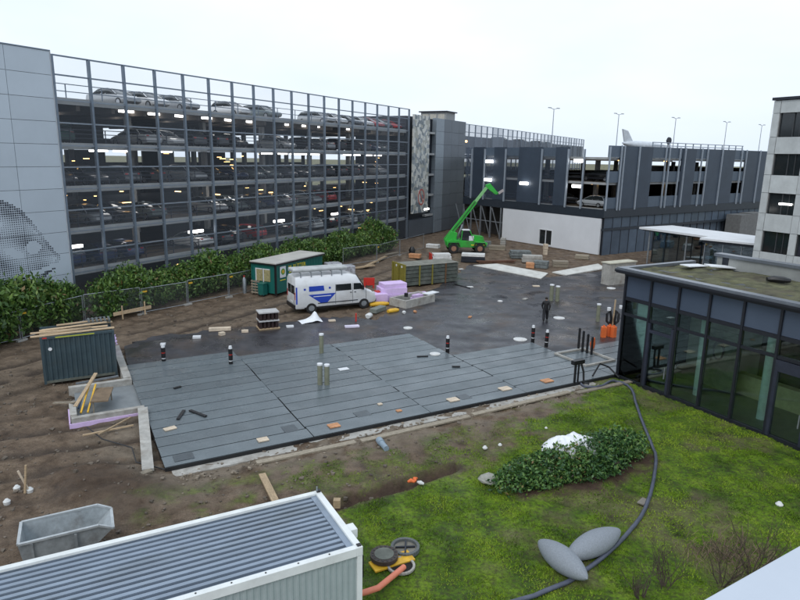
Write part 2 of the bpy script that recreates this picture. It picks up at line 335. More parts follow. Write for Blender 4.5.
# ------------------------------------------------------------------ roof deck of membrane strips
deck = thing('roof_deck', None, None, (*DO, 0), DR); tag(deck, kind='structure')
M_base = mat('deck_base', (0.012, 0.013, 0.015), 0.6)
M_mem = mat('slate_membrane', (0.116, 0.140, 0.153), 0.29, var=0.08, scale=1.2, bump=0.06, bscale=60, dirt=(0.078,0.098,0.108), dirt_amt=0.45, per_obj=0.12, rvar=0.12, spec=0.5)
cols_ = [(0.0, 5.92, 13.25, 0.0), (5.96, 11.70, 12.15, 0.35), (11.74, 17.38, 12.05, -0.2), (17.42, 23.50, 6.85, 0.15), (23.54, 29.2, 4.65, 0.1)]
db = MB()
for x0, x1, y1, of in cols_: db.box(x0+0.02, x1+0.02, 0.03, y1-0.03, -0.3, 0.155)
o = db.build('base_course', M_base, deck)
for x0, x1, y1, of in cols_:
    y = 0.0; k = 0
    while y < y1 - 0.05:
        wd = (0.95 + 0.5*(of if k == 0 else 0)) + random.uniform(-0.03, 0.03); ye = min(y + wd, y1)
        if y1 - ye < 0.35: ye = y1
        e0 = random.uniform(-0.03, 0.03); e1 = random.uniform(-0.03, 0.03)
        a = 0.160 + random.uniform(0, .004); c = 0.022
        # each sheet laps over the next one: its far side sits higher
        MB().add([(x0+e0, y+.025, a), (x1+e1, y+.025, a), (x1+e1, ye-.07, a+.016), (x0+e0, ye-.07, a+.016),
                  (x0+e0, y+.025, a+c), (x1+e1, y+.025, a+c), (x1+e1, ye-.07, a+.016+c), (x0+e0, ye-.07, a+.016+c)],
                 [(0,3,2,1),(4,5,6,7),(0,1,5,4),(1,2,6,5),(2,3,7,6),(3,0,4,7)]).build('membrane_strip', M_mem, deck)
        y = ye; k += 1
bx('front_upstand', M_base, deck, -0.03, 23.6, -0.035, 0.0, -0.25, 0.165)
# square patches and the sunken outlet in the near corner
for (x, y, a, b2) in ((0.75, 0.55, 0.75, 0.55), (5.3, 1.2, 0.6, 0.7), (8.8, 1.25, 0.7, 0.6), (14.2, 0.9, 0.6, 0.6)):
    bx('membrane_patch', mat('membrane_patch', (0.07,0.085,0.095), 0.35, var=0.15), deck, x-a/2, x+a/2, y-b2/2, y+b2/2, 0.196, 0.206)

# concrete pit left of the deck
pit = thing('concrete_pit', None, None, (*DO, 0), DR); tag(pit, kind='structure')
bx('pit_floor', mat('pit_floor', (0.20,0.22,0.23), 0.45, var=0.12, scale=1.5, rvar=0.15), pit, -2.72, 0.0, 6.4, 10.2, -0.25, 0.06)
bx('pit_wall', M_conc, pit, -2.95, 0.05, 6.15, 6.42, -0.25, 0.32); bx('pit_wall', M_conc, pit, -2.95, -0.05, 10.2, 10.5, -0.25, 0.36)
bx('pit_wall', M_conc, pit, -3.0, -2.72, 6.42, 8.2, -0.25, 0.40); bx('pit_wall', M_conc, pit, -0.42, -0.05, 10.5, 16.7, -0.25, 0.40)
bx('insulation_board', M_lilac, pit, -3.06, 0.3, 6.09, 6.148, -0.2, 0.09); bx('insulation_board', M_lilac, pit, -3.06, -3.003, 6.2, 8.0, -0.2, 0.1)
bx('insulation_board', M_lilac, pit, -0.5, -0.423, 14.6, 16.6, -0.2, 1.3)
bx('sloping_apron', mat('apron', (0.17,0.19,0.20), 0.5, var=0.15), pit, -0.01, 0.75, 6.5, 10.3, 0.0, 0.152)

# timber boards and rubble along the front footing
foot = thing('footing_strip', None, None, (*DO, 0), DR); tag(foot, kind='structure')
bx('footing', M_conc, foot, 0.2, 22.0, -0.55, -0.04, -0.3, 0.015)
xs = 3.2
for k, ln in enumerate((4.2, 5.6, 6.2, 4.9)):
    o = bx('formwork_board', M_wood2, foot, 0, ln, -0.14, 0.14, 0, 0.07); o.location = (xs, -0.95-0.1*math.sin(k*2.1), 0.03); o.rotation_euler.z = R(random.uniform(-2.0, 2.0)); xs += ln + 0.25
# rubble
rb = MB()
for k in range(300):
    x = random.uniform(-0.3, 22); y = -0.6 + random.gauss(0, 0.28) - (0.5 if x < 6 else 0)*random.random(); s = random.uniform(0.015, 0.06)
    p = D(x, y); z = -0.01; rb.box(p[0]-s, p[0]+s, p[1]-s*.8, p[1]+s*.8, z, z+s*1.3)
    q = len(rb.v) - 8
    for i in range(8): vx = rb.v[q+i]; rb.v[q+i] = tuple(c + random.uniform(-s*.4, s*.4) for c in vx)
tag(rb.build('rubble', mat('rubble_sand', (0.24,0.20,0.155), 0.9, var=0.35, scale=2)), 'crumbled concrete rubble along the front edge of the slate deck', 'rubble', kind='stuff')

# ------------------------------------------------------------------ grass blades
N = 170000
px = rng.uniform(-4, 26, N*3); py = rng.uniform(9.5, 36, N*3)
def bil(A):
    i = np.clip(np.searchsorted(gx, px)-1, 0, nx-2); j = np.clip(np.searchsorted(gy, py)-1, 0, ny-2)
    tx = (px-gx[i])/(gx[i+1]-gx[i]); ty = (py-gy[j])/(gy[j+1]-gy[j])
    return (A[j,i]*(1-tx)+A[j,i+1]*tx)*(1-ty)+(A[j+1,i]*(1-tx)+A[j+1,i+1]*tx)*ty
g = bil(grass); keep = (rng.random(len(px)) < g*np.clip((fbm(px*1.2+2, py*1.2)-0.3)*4, 0.15, 1)) & (poly_dist(px, py, pav_poly) < -0.05) & (poly_dist(px, py, deck_poly) < -0.05)
px, py = px[keep][:N], py[keep][:N]; pz = bil(Z); n = len(px)
hh = rng.uniform(0.025, 0.075, n)*(0.25+2.2*np.clip(fbm(px*1.6, py*1.6)-.25, 0, 1)); an = rng.uniform(0, 2*PI, n); wd = rng.uniform(0.008, 0.02, n); le = rng.uniform(0.02, 0.09, n); la = rng.uniform(0, 2*PI, n)
a = np.stack([px-np.cos(an)*wd, py-np.sin(an)*wd, pz-0.01], 1); b = np.stack([px+np.cos(an)*wd, py+np.sin(an)*wd, pz-0.01], 1)
c = np.stack([px+np.cos(la)*le, py+np.sin(la)*le, pz+hh], 1)
me = bpy.data.meshes.new('grass'); V = np.concatenate([a, b, c]); F = np.stack([np.arange(n), np.arange(n)+n, np.arange(n)+2*n], 1)
me.from_pydata(V.tolist(), [], F.tolist())
hue = np.clip(fbm(px*0.7+3, py*0.7)*1.5-.35+rng.uniform(0, 0.35, n), 0, 1); fattr(me, 'hue', np.concatenate([hue]*3))
m = bpy.data.materials.new('moss_grass'); m.use_nodes = True; t = m.node_tree; bs = t.nodes['Principled BSDF']
at = t.nodes.new('ShaderNodeAttribute'); at.attribute_name = 'hue'; rp = t.nodes.new('ShaderNodeValToRGB'); e = rp.color_ramp.elements
e[0].position = 0.2; e[0].color = (0.030, 0.070, 0.005, 1); e[1].position = 0.85; e[1].color = (0.24, 0.325, 0.03, 1); k = e.new(0.5); k.color = (0.118, 0.215, 0.008, 1)
t.links.new(at.outputs['Fac'], rp.inputs[0]); t.links.new(rp.outputs[0], bs.inputs['Base Color']); bs.inputs['Roughness'].default_value = 0.7; bs.inputs['Specular IOR Level'].default_value = 0.15
me.materials.append(m); o = bpy.data.objects.new('lawn_grass', me); COL.objects.link(o)
tag(o, 'short mossy green grass covering the lawn', 'grass', kind='stuff')
def ground_z(x, y):
    i = int(np.clip(np.searchsorted(gx, x)-1, 0, nx-2)); j = int(np.clip(np.searchsorted(gy, y)-1, 0, ny-2)); return float(Z[j, i])
# loose stones and clods
st = MB()
for k in range(4200):
    x = random.uniform(-26, 4); y = 13 + 39*random.random()**1.6
    arr = (np.array([x]), np.array([y]))
    if poly_in(*arr, slab)[0] or poly_in(*arr, deck_poly)[0] or poly_in(*arr, lawn)[0]: continue
    s = abs(random.gauss(0, 0.024)) + 0.010; z = ground_z(x, y); q = len(st.v); st.box(x-s, x+s, y-s, y+s, z-s*.5, z+s)
    for i in range(8): st.v[q+i] = tuple(cc + random.uniform(-s*.45, s*.45) for cc in st.v[q+i])
tag(st.build('clods', mat('clods', (0.14,0.115,0.09), 0.9, var=0.4, scale=0.9)), 'scattered stones and clods of earth on the muddy site', 'stones', kind='stuff')

# ------------------------------------------------------------------ cars
def ring(x, zb, zt, w, wt, r=0.12):
    h = zt - zb
    return [(x,-w*.92,zb), (x,w*.92,zb), (x,w,zb+h*.18), (x,w*1.0,zb+h*.6), (x,wt,zt-min(r,h*.2)*.5), (x,wt*.86,zt), (x,-wt*.86,zt), (x,-wt,zt-min(r,h*.2)*.5), (x,-w,zb+h*.6), (x,-w,zb+h*.18)]
M_carglass = mat('car_glass', (0.015, 0.02, 0.022), 0.08, spec=0.7); M_rim = mat('alloy_rim', (0.45,0.46,0.48), 0.35, 0.8)
M_head = mat('headlamp_glass', (0.7,0.72,0.75), 0.15); M_tail = mat('tail_lamp', (0.4,0.02,0.02), 0.3)
CARCOL = {'silver': (0.42,0.44,0.46), 'white': (0.72,0.73,0.74), 'black': (0.015,0.016,0.018), 'dark grey': (0.07,0.075,0.085), 'red': (0.42,0.02,0.02), 'dark blue': (0.02,0.035,0.10), 'grey-green': (0.16,0.19,0.19), 'dark green': (0.015,0.06,0.045)}
CARM = {k: mat('car_paint_'+k.replace(' ', '_'), v, 0.28, 0.25, var=0.03, coat=0.6) for k, v in CARCOL.items()}
CAR = {}
def car_meshes(kind):
    if kind == 'estate': st = [(0,.35,.75,.80),(.12,.25,.95,.86),(.9,.2,1.0,.89),(2.2,.2,.96,.9),(3.3,.2,.93,.89),(4.1,.22,.80,.86),(4.45,.28,.70,.8),(4.6,.38,.58,.7)]; gh = [(.12,.97),(.45,1.36),(.9,1.42),(2.3,1.44),(2.75,1.38),(3.55,.92)]
    elif kind == 'saloon': st = [(0,.35,.80,.80),(.15,.25,.97,.86),(.95,.2,1.0,.89),(2.2,.2,.95,.9),(3.3,.2,.92,.89),(4.1,.22,.80,.86),(4.45,.28,.68,.8),(4.6,.38,.55,.7)]; gh = [(.7,.97),(1.35,1.36),(1.8,1.42),(2.3,1.42),(2.7,1.35),(3.5,.92)]
    else: st = [(0,.35,.85,.78),(.12,.25,.98,.84),(.9,.2,1.0,.87),(2.0,.2,.98,.87),(2.9,.2,.96,.86),(3.6,.22,.84,.83),(3.85,.28,.72,.77),(4.0,.38,.6,.68)]; gh = [(.1,.99),(.4,1.36),(.9,1.47),(1.7,1.49),(2.2,1.42),(3.05,.95)]
    L = st[-1][0]
    body = MB().loft([ring(x-L/2, zb, zt, w, w*.97) for x, zb, zt, w in st])
    gl = MB().loft([ring(x-L/2, .88, z, .80, .80-.24*(z-.9)/.55) for x, z in gh])
    roof = MB().loft([ring(x-L/2, z-.05, z+.014, .80-.24*(z-.9)/.55+.012, .80-.24*(z-.9)/.55-.02) for x, z in gh[1:-1]])
    for i in (1, 2, 3, 4):    # pillars
        x, z = gh[i]
        if i in (1, 4): xb = gh[0][0] if i == 1 else gh[-1][0]
        else: xb = x
        for s in (-1, 1): roof.bar((x-L/2, s*(.80-.24*(z-.9)/.55), z), (xb-L/2, s*.815, .93), .07, .03)
    wh = MB(); wh.tube([(0,-.1,0),(0,.1,0)], .31, 14); rim = MB(); rim.tube([(0,-.112,0),(0,.112,0)], .2, 10)
    return L, body, gl, roof, wh, rim
def make_proto(kind):
    L, body, gl, roof, wh, rim = car_meshes(kind); root = thing('parked_car', 'proto', 'car')
    body.build('car_body', CARM['silver'], root, smooth=True); roof.build('car_roof', CARM['silver'], root, smooth=True); gl.build('car_windows', M_carglass, root, smooth=True)
    w0 = None
    for sx in (-L/2+.8, L/2-.85):
        for sy in (-.79, .79):
            if w0 is None: w0 = wh.build('wheel', M_rubber, root, (sx, sy, .31), smooth=True); r0 = rim.build('rim', M_rim, w0, smooth=True)
            else: wc = copy_part(w0, root, (sx, sy, .31)); copy_part(r0, wc)
    h0 = MB().box(-.05,.03,-.17,.17,-.07,.07).build('headlight', M_head, root, (L/2-.16,.52,.62), bevel=.02); copy_part(h0, root, (L/2-.16,-.52,.62))
    t0 = MB().box(-.03,.05,-.13,.13,-.1,.1).build('tail_light', M_tail, root, (-L/2+.06,.6,.82), bevel=.02); copy_part(t0, root, (-L/2+.06,-.6,.82))
    return root
PROTO = {k: make_proto(k) for k in ('estate', 'saloon', 'hatchback')}
for p in PROTO.values():
    for ob in [p] + list(p.children_recursive): COL.objects.unlink(ob)
def put_car(kind, col, loc, rz, label, group):
    r = copy_tree(PROTO[kind]); r.location = loc; r.rotation_euler = (0, 0, rz); tag(r, label, 'car', group)
    for ch in r.children:
        if ch.name.startswith(('car_body', 'car_roof')): ch.material_slots[0].link = 'OBJECT'; ch.material_slots[0].material = CARM[col]
    return r

# ------------------------------------------------------------------ long parking garage
gar = thing('parking_garage', 'long multi-storey car park behind a steel net facade with tall grey posts', 'car park', (*GO, 0), GR)
LV = [0.0, 3.05, 6.1, 9.15, 12.2, 15.3]; GL = 52.6; DEP = 32.0; TOP = 18.15
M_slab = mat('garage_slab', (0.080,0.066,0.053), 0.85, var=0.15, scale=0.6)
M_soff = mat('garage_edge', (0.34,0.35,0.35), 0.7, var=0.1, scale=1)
M_post = mat('facade_post', (0.17,0.21,0.26), 0.45, 0.5, var=0.1)
M_rail = mat('facade_rail', (0.25,0.285,0.33), 0.45, 0.5, var=0.1)
M_net = veil('steel_net', (0.42, 0.47, 0.54), 0.095)
for k, z in enumerate(LV[1:]):
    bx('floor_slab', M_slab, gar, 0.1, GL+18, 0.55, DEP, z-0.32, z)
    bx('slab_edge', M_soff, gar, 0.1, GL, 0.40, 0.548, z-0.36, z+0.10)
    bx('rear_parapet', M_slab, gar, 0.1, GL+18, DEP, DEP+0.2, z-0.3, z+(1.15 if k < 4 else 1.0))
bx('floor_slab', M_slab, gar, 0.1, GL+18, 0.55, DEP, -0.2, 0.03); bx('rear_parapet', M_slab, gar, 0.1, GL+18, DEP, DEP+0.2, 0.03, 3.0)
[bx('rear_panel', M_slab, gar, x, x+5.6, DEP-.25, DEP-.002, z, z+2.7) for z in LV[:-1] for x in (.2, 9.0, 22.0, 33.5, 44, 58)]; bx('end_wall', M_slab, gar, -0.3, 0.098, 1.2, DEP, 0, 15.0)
for k, z in enumerate(LV[:-1]):
    for y in (5.6, 16.2, 26.5):
        for i in range(8):
            x = 1.6 + i*8.8
            if x < GL+17: bx('column', M_soff, gar, x-.2, x+.2, y-.25, y+.25, z, LV[k+1]-0.322)
for x in np.arange(2.2, GL, 2.93): bx('ceiling_beam', M_slab, gar, x-.15, x+.15, .56, DEP-.3, 14.55, 14.975)
NB = 18; BAY = GL/NB
for i in range(NB+1):
    x = i*BAY + (0.12 if i == 0 else 0)
    bx('facade_post', M_post, gar, x-.085, x+.085, -.12, .10, 0.0, TOP)
    bx('post_bracket', M_post, gar, x-.05, x+.05, .10, .398, 12.0, 12.1)
for z in [l - .1 for l in LV[1:]] + [l+1.45 for l in LV[1:-1]]: bx('facade_rail', M_rail, gar, 0.2, GL-.1, -.03, .06, z-.05, z+.05)
bx('facade_rail', M_post, gar, 0.2, GL-.1, -.05, .06, TOP-.08, TOP+.02); bx('facade_rail', M_post, gar, 0.2, GL-.1, -.05, .05, 16.8, 16.9)
for i in range(NB): MB().add([(i*BAY+.09,-.125,0.3),((i+1)*BAY-.09,-.125,0.3),((i+1)*BAY-.09,-.125,TOP-.1),(i*BAY+.09,-.125,TOP-.1)], [(0,1,2,3)]).build('net_panel', M_net, gar)
for k, z in enumerate(LV):
    if k == 0: continue
    for hgt in ((.45, .75, 1.05) if k < 5 else (.55, 1.05)): bx('guard_rail', M_dark if k < 5 else M_post, gar, .2, GL-.1, .60, .64, z+hgt-.03, z+hgt+.03)
    for i in range(NB): bx('guard_post', M_dark if k < 5 else M_post, gar, i*BAY+1.4, i*BAY+1.46, .645, .70, z, z+1.05)
# ceiling lamps
lp = MB().box(-.68,.68,-.2,.2,-.17,.0).build('ceiling_lamp', M_lamp_refl, gar, (1.5, 3, LV[5]-.33))
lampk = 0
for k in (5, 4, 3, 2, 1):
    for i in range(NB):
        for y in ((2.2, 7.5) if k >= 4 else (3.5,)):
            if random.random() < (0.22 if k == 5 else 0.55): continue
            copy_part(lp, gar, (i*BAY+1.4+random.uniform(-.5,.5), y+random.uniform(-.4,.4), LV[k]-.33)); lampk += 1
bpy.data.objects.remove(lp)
refl_strip = MB().box(-.85,.85,-.12,.12,-.12,.12).build('reflection_strip', M_lamp_refl, gar, (0.95, 1.0, 4.75), bevel=.05)  # reflections in the viewing window, added as glowing strips; no lamps hang here
for x in (13.2, 25.0, 35.8, 57.8): copy_part(refl_strip, gar, (x, 1.0 if x < 50 else -.5, 4.75 if x < 50 else 4.0))
# orange glints off car roofs, put in as small glowing strips in the decks
wl = MB().box(-.3,.3,-.05,.05,-.05,.02).build('warm_glow', M_warm_glow, gar, (2.5, 6.0, 8.8))
for k in range(75): copy_part(wl, gar, (random.choice((3, 9, 14, 22, 27, 35, 43, 48))+random.gauss(0, 1.6), random.uniform(2.0, 12), random.choice(LV[1:5])-random.uniform(.5,1.7)), (0, 0, random.choice((0, 0, 1.57))), (random.uniform(.3, 1.5), 1, random.uniform(.4, 1.2)))

# grey cladding panels at the near end, with the perforated picture
M_clad = mat('grey_cladding', (0.50,0.565,0.63), 0.42, 0.15, var=0.03, scale=0.5, per_obj=0.035)
cladw = thing('cladding_wall', 'tall pale grey panel wall at the left end of the car park with a perforated picture', 'wall', (*GO, 0), GR)
bx('backing', M_dark, cladw, -12.5, -0.02, 0.0, 1.1, 0.0, 18.2)
zz = [0.05, 1.48] + [1.48+1.527*k for k in range(1, 12)]; zz[-1] = 18.3
xsj = [-12.5, -9.4, -6.25, -3.1, 0.02]
for i in range(4):
    for j in range(len(zz)-1):
        bx('cladding_panel', M_clad, cladw, xsj[i]+.014, xsj[i+1]-.014, -.06, -.004, zz[j]+.013, min(zz[j+1], 18.3)-.013)
bx('coping', M_post, cladw, -12.5, 0.05, -.1, 1.15, 18.302, 18.38)
bx('corner_trim', M_white, cladw, 0.022, 0.07, -.09, .05, 0.05, 18.29)
# halftone holes: rounded crown falling to a pointed front, pale eye and mouth line
hd = MB(); cx0 = -9.5
outline = [(-12.4,8.3),(-7,8.85),(-4.6,8.7),(-3.2,7.9),(-2.2,6.6),(-1.45,5.3),(-0.85,4.5),(-0.7,4.25),(-1.2,3.55),(-2.1,3.0),(-3.4,2.5),(-4.6,1.6),(-6,0.7),(-12.4,0.4)]
hx, hz = np.meshgrid(np.arange(-12.4, -0.4, 0.145), np.arange(0.5, 9.0, 0.145)); hx = hx.ravel(); hz = hz.ravel()
dd = poly_dist(hx, hz, outline)
for x, z, d0 in zip(hx, hz, dd):
    if d0 < 0: continue
    r = 0.034 + 0.020*math.sin(x*1.7+z*2.3)*math.sin(z*1.1-x*.6)
    if d0 < 0.25: r += 0.014
    if math.hypot((x+2.6)/.55, (z-5.2)/.42) < 1: continue
    if abs(z-(3.75+0.22*(x+1.2))) < 0.16 and x > -3.6: continue
    if r < 0.02: continue
    hd.box(x-r, x+r, -.066, -.058, z-r, z+r)
o = hd.build('perforation', mat('perforation_dark', (0.03,0.035,0.05), 0.7), cladw); tag(o, 'dark halftone holes forming a rounded figure', kind='stuff')

# cars in the garage
cols_top = ['silver','white','silver','white','grey-green','silver','white','dark grey','white','red','dark grey','red']
sp = [6.6, 9.6, 13.0, 20.0, 24.5, 34.5, 37.6, 40.5, 43.4, 46.2, 48.8, 51.0]
kinds = ['saloon','estate','hatchback']
for i, x in enumerate(sp):
    p = Gp(x+.9, 3.4, LV[5]); kd = ('saloon','estate','estate','hatchback','estate','estate','hatchback','saloon','estate','saloon','hatchback','saloon')[i]
    put_car(kd, cols_top[i], p, GR-PI/2+R(random.uniform(-3,3)), '%s %s on the open top deck, %s car from the grey panel wall' % (cols_top[i], kd, ORD[i]), 'cars parked in the long garage')
nm = {4: 'second highest deck', 3: 'third highest deck', 2: 'fourth highest deck', 1: 'lowest raised deck'}
for k in (4, 3, 2, 1):
    n = 0; random.seed(100+k)
    for j in range(20):
        if random.random() < 0.28: continue
        x = 1.6 + j*2.6; c = random.choice(['black','dark grey','silver','dark blue','red','white','black','dark grey','grey-green']); kd = random.choice(kinds)
        if k == 4 and j == 0: c = 'dark green'
        p = Gp(x, 3.35+random.uniform(-.2,.2), LV[k])
        put_car(kd, c, p, GR + (PI/2 if random.random() < .5 else -PI/2), '%s %s on the %s, %s from the panel wall' % (c, kd, nm[k], ORD[n]), 'cars parked in the long garage'); n += 1
random.seed(11)

# ------------------------------------------------------------------ stair tower
tow = thing('stair_tower', 'tall blue-grey metal clad stair tower with a speckled mosaic strip', 'tower', Gp(GL, 0), GR)
M_tow = mat('tower_cladding', (0.115,0.135,0.16), 0.4, 0.4, var=0.06, scale=0.6, per_obj=0.10); M_towl = mat('tower_light', (0.24,0.28,0.32), 0.4, 0.4, var=0.06, per_obj=0.05)
bx('core', M_dark, tow, 0.2, 19.9, 0.5, 9.0, 0, 17.3)
def mosaic():
    m = bpy.data.materials.new('mosaic'); m.use_nodes = True; t = m.node_tree; b = t.nodes['Principled BSDF']; co = t.nodes.new('ShaderNodeTexCoord')
    v = t.nodes.new('ShaderNodeTexVoronoi'); v.inputs['Scale'].default_value = 1.9; v.distance = 'CHEBYCHEV'; t.links.new(co.outputs['Object'], v.inputs['Vector'])
    r = t.nodes.new('ShaderNodeValToRGB'); r.color_ramp.interpolation = 'CONSTANT'; e = r.color_ramp.elements
    e[0].color = (0.16,0.19,0.21,1); e[1].position = 0.62; e[1].color = (0.58,0.58,0.54,1)
    for p, c in ((0.26, (0.52,0.53,0.50,1)), (0.45, (0.27,0.30,0.32,1)), (0.8, (0.36,0.36,0.32,1))): k = e.new(p); k.color = c
    s = t.nodes.new('ShaderNodeSeparateColor'); t.links.new(v.outputs['Color'], s.inputs[0]); t.links.new(s.outputs[0], r.inputs[0]); t.links.new(r.outputs[0], b.inputs['Base Color']); b.inputs['Roughness'].default_value = 0.5; return m
ms = bx('mosaic_strip', mosaic(), tow, 0.5, 5.6, -.55, -.3, 3.6, 17.5)
rg = MB()
for k in range(20):
    a = 2*PI*k/20; b2 = 2*PI*(k+1)/20; rg.bar((3.3+.95*math.cos(a), -.57, 5.9+1.1*math.sin(a)), (3.3+.95*math.cos(b2), -.57, 5.9+1.1*math.sin(b2)), .22, .03, up=(0,1,0))
rg.bar((2.75,-.575,6.6), (3.85,-.575,5.2), .18, .03, up=(0,1,0)); rg.build('red_ring', mat('ring_red', (0.45,0.12,0.10), 0.6), tow)
for z in LV[1:]: bx('landing', M_soff, tow, 5.75, 8.4, -.1, .45, z-.25, z+.05)
for j in range(9):
    z0 = 0.1 + j*1.93
    bx('cladding_panel', M_towl, tow, 8.5, 11.4, -.25, .45, z0, z0+1.9)
    for i in range(3): bx('cladding_panel', M_tow, tow, 11.43+i*2.85, 11.43+(i+1)*2.85-.03, -.25, .45, z0, z0+1.9)
bx('tower_lintel', M_tow, tow, 0.3, 8.45, -.15, .45, 0.1, 2.6)
bx('lift_housing', mat('lift_house', (0.30,0.31,0.31), 0.6, var=0.1), tow, 16.8, 20.4, 2.0, 6.6, 17.32, 18.9); bx('lift_roof', M_dark, tow, 16.5, 20.7, 1.7, 6.9, 18.902, 19.08)
for y in (2.3, 3.8, 5.2): bx('lift_window', mat('pale_louvre', (0.5,0.48,0.42), 0.6), tow, 16.76, 16.798, y, y+1.1, 17.8, 18.6)
bx('tower_lamp', M_warm_glow, tow, 20.2, 20.9, -.2, .1, 14.2, 14.5)

# ------------------------------------------------------------------ far stretch of the long garage behind the wing
farg = thing('far_garage', 'distant stretch of car park with a netted roof screen behind the dark wing', 'car park', Gp(73.2, 0.6), GR)
FLn = 90
for z in (3.05, 6.1, 9.15, 12.2, 14.6): bx('floor_slab', M_slab, farg, 0, FLn, 0.4, 30, z-.35, z)
bx('wall_panel', mat('far_wall', (0.09,0.10,0.12), 0.6, var=0.1), farg, 0, FLn, .2, .39, 12.3, 15.3)
for i in range(32): bx('facade_post', M_post, farg, i*2.9-.09, i*2.9+.09, -.1, .1, 8.0, 17.25)
bx('facade_rail', M_rail, farg, 0, FLn, -.05, .05, 17.2, 17.3); bx('facade_rail', M_rail, farg, 0, FLn, -.05, .05, 15.9, 16.0)
for i in range(31): MB().add([(i*2.9+.09,-.11,9.0),(i*2.9+2.81,-.11,9.0),(i*2.9+2.81,-.11,17.2),(i*2.9+.09,-.11,17.2)], [(0,1,2,3)]).build('net_panel', veil('far_net', (0.30,0.34,0.40), 0.42), farg)
for i, (x, c) in enumerate(((30, 'dark grey'), (44, 'white'), (58, 'black'), (66, 'silver'))):
    p = Gp(73.2+x, 4.5, 14.6); put_car('estate', c, p, GR-PI/2, '%s estate on the distant netted roof deck behind the dark wing' % c, 'cars parked on the far roof deck')

# ------------------------------------------------------------------ dark garage wing
wing = thing('garage_wing', 'dark blue-grey panelled car park wing with pale fins above a white ground floor', 'car park', (*WO, 0), WR)
M_wp = mat('wing_panel', (0.046,0.064,0.092), 0.5, 0.2, var=0.10, scale=0.5, per_obj=0.12); M_wb = mat('wing_band', (0.028,0.038,0.052), 0.45, 0.2, var=0.1)
M_par = mat('wing_parapet', (0.085,0.115,0.155), 0.5, 0.2, var=0.08, per_obj=0.08); M_fin = mat('pale_fin', (0.33,0.38,0.44), 0.5, 0.3, var=0.08)
WL, WD = 46.0, 26.5; FZ = (5.8, 9.0, 12.05)
for z in FZ: bx('floor_slab', M_slab, wing, 0.35, WL, 0.35, WD-.6, z-.3, z); bx('slab_edge', M_soff, wing, 0.2, WL, 0.2, .348, z-.28, z); bx('slab_edge', M_soff, wing, 0.2, .348, .35, WD-.6, z-.28, z)
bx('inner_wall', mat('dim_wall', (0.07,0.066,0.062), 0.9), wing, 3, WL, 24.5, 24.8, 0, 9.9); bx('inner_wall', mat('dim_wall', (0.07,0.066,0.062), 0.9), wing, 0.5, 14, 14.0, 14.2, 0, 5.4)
for z in FZ[:2]:
    for x in (7, 15, 23, 31, 39):
        for y in (7, 16): bx('column', M_soff, wing, x-.25, x+.25, y-.25, y+.25, z, z+2.6)
# right face
bx('band', M_wb, wing, -.12, WL, -.12, .19, 4.75, 5.78); bx('band', M_wb, wing, -.12, .19, .19, WD, 4.65, 5.72)
for s0, s1 in ((0.0,2.2),(8.8,15.4),(18.8,21.6),(28.9,31.9)):
    for z in FZ: bx('parapet', M_par, wing, s0+.02, s1-.02, -.04, .15, z+.01, z+1.38)
for s0, s1 in ((2.25,5.7),(5.95,8.75),(15.5,18.75),(21.7,25.2),(25.3,28.85),(32.0,35.9),(36.1,40),(40.1,44)):
    bx('wall_panel', M_wp, wing, s0, s1, -.08, .15, 5.79, 13.42)
for s0 in (0.0, 2.2, 2.75, 5.82, 11.5, 12.3, 14.7, 15.95, 20.0, 21.4, 25.25, 30.6, 31.9, 35.95): bx('fin', M_fin, wing, s0-.07, s0+.07, -.26, -.085, 5.6, 13.5 if s0 not in (0.0,) else 13.3)
# left face (x = 0 plane)
for s0, s1 in ((21.9,24.6),(17.5,20.0),(10.6,15.0),(6.1,8.3)): bx('wall_panel', M_wp, wing, -.08, .15, s0, s1, 5.75, 13.25)
for s0 in (24.7, 21.85, 17.45, 10.55, 6.05, 3.5): bx('fin', M_fin, wing, -.30, -.085, s0-.09, s0+.09, 5.6, 13.0)
for z in FZ[:2]:
    for hh_ in (.5, 1.0): bx('guard_rail', M_dark, wing, .2, .24, .3, WD, z+hh_-.03, z+hh_+.03)
for y0_, y1_ in ((15.02,17.38),(20.02,21.78),(24.8,26.4),(8.35,10.45)): MB().add([(-.02,y0_,5.78),(-.02,y1_,5.78),(-.02,y1_,13.2),(-.02,y0_,13.2)], [(0,1,2,3)]).build('net_panel', veil('wing_net', (0.10,0.13,0.18), 0.45), wing)
for y0_, y1_ in ((15.02,17.38),(20.02,21.78),(8.35,10.45)): bx('parapet', M_par, wing, -.04, .12, y0_, y1_, 12.06, 13.2)
# white plastered ground floor with one dark window
M_plast = mat('white_render', (0.66,0.68,0.71), 0.8, var=0.04, scale=0.4)
bx('white_wall', M_plast, wing, -.10, .15, .25, 7.85, 0.12, 4.62); bx('white_wall', M_plast, wing, -.10, .15, 10.35, 17.5, 0.12, 4.62); bx('white_wall', M_plast, wing, -.10, .15, 7.85, 10.35, 2.42, 4.62); bx('white_wall', M_plast, wing, -.10, .15, 7.85, 10.35, .12, .22)
win = bx('window', M_carglass, wing, .0, .05, 7.95, 10.25, .3, 2.35)
for a in ((-.14,.02,7.85,8.0,.22,2.42),(-.14,.02,10.2,10.35,.22,2.42),(-.14,.02,8.0,10.2,2.3,2.42),(-.14,.02,8.0,10.2,.22,.36),(-.1,.02,9.05,9.13,.36,2.3)): bx('frame', M_white, win, *a)
bx('plinth', mat('brick_plinth', (0.20,0.15,0.11), 0.9, var=0.2), wing, -.04, .2, .2, 17.4, -.3, .118)
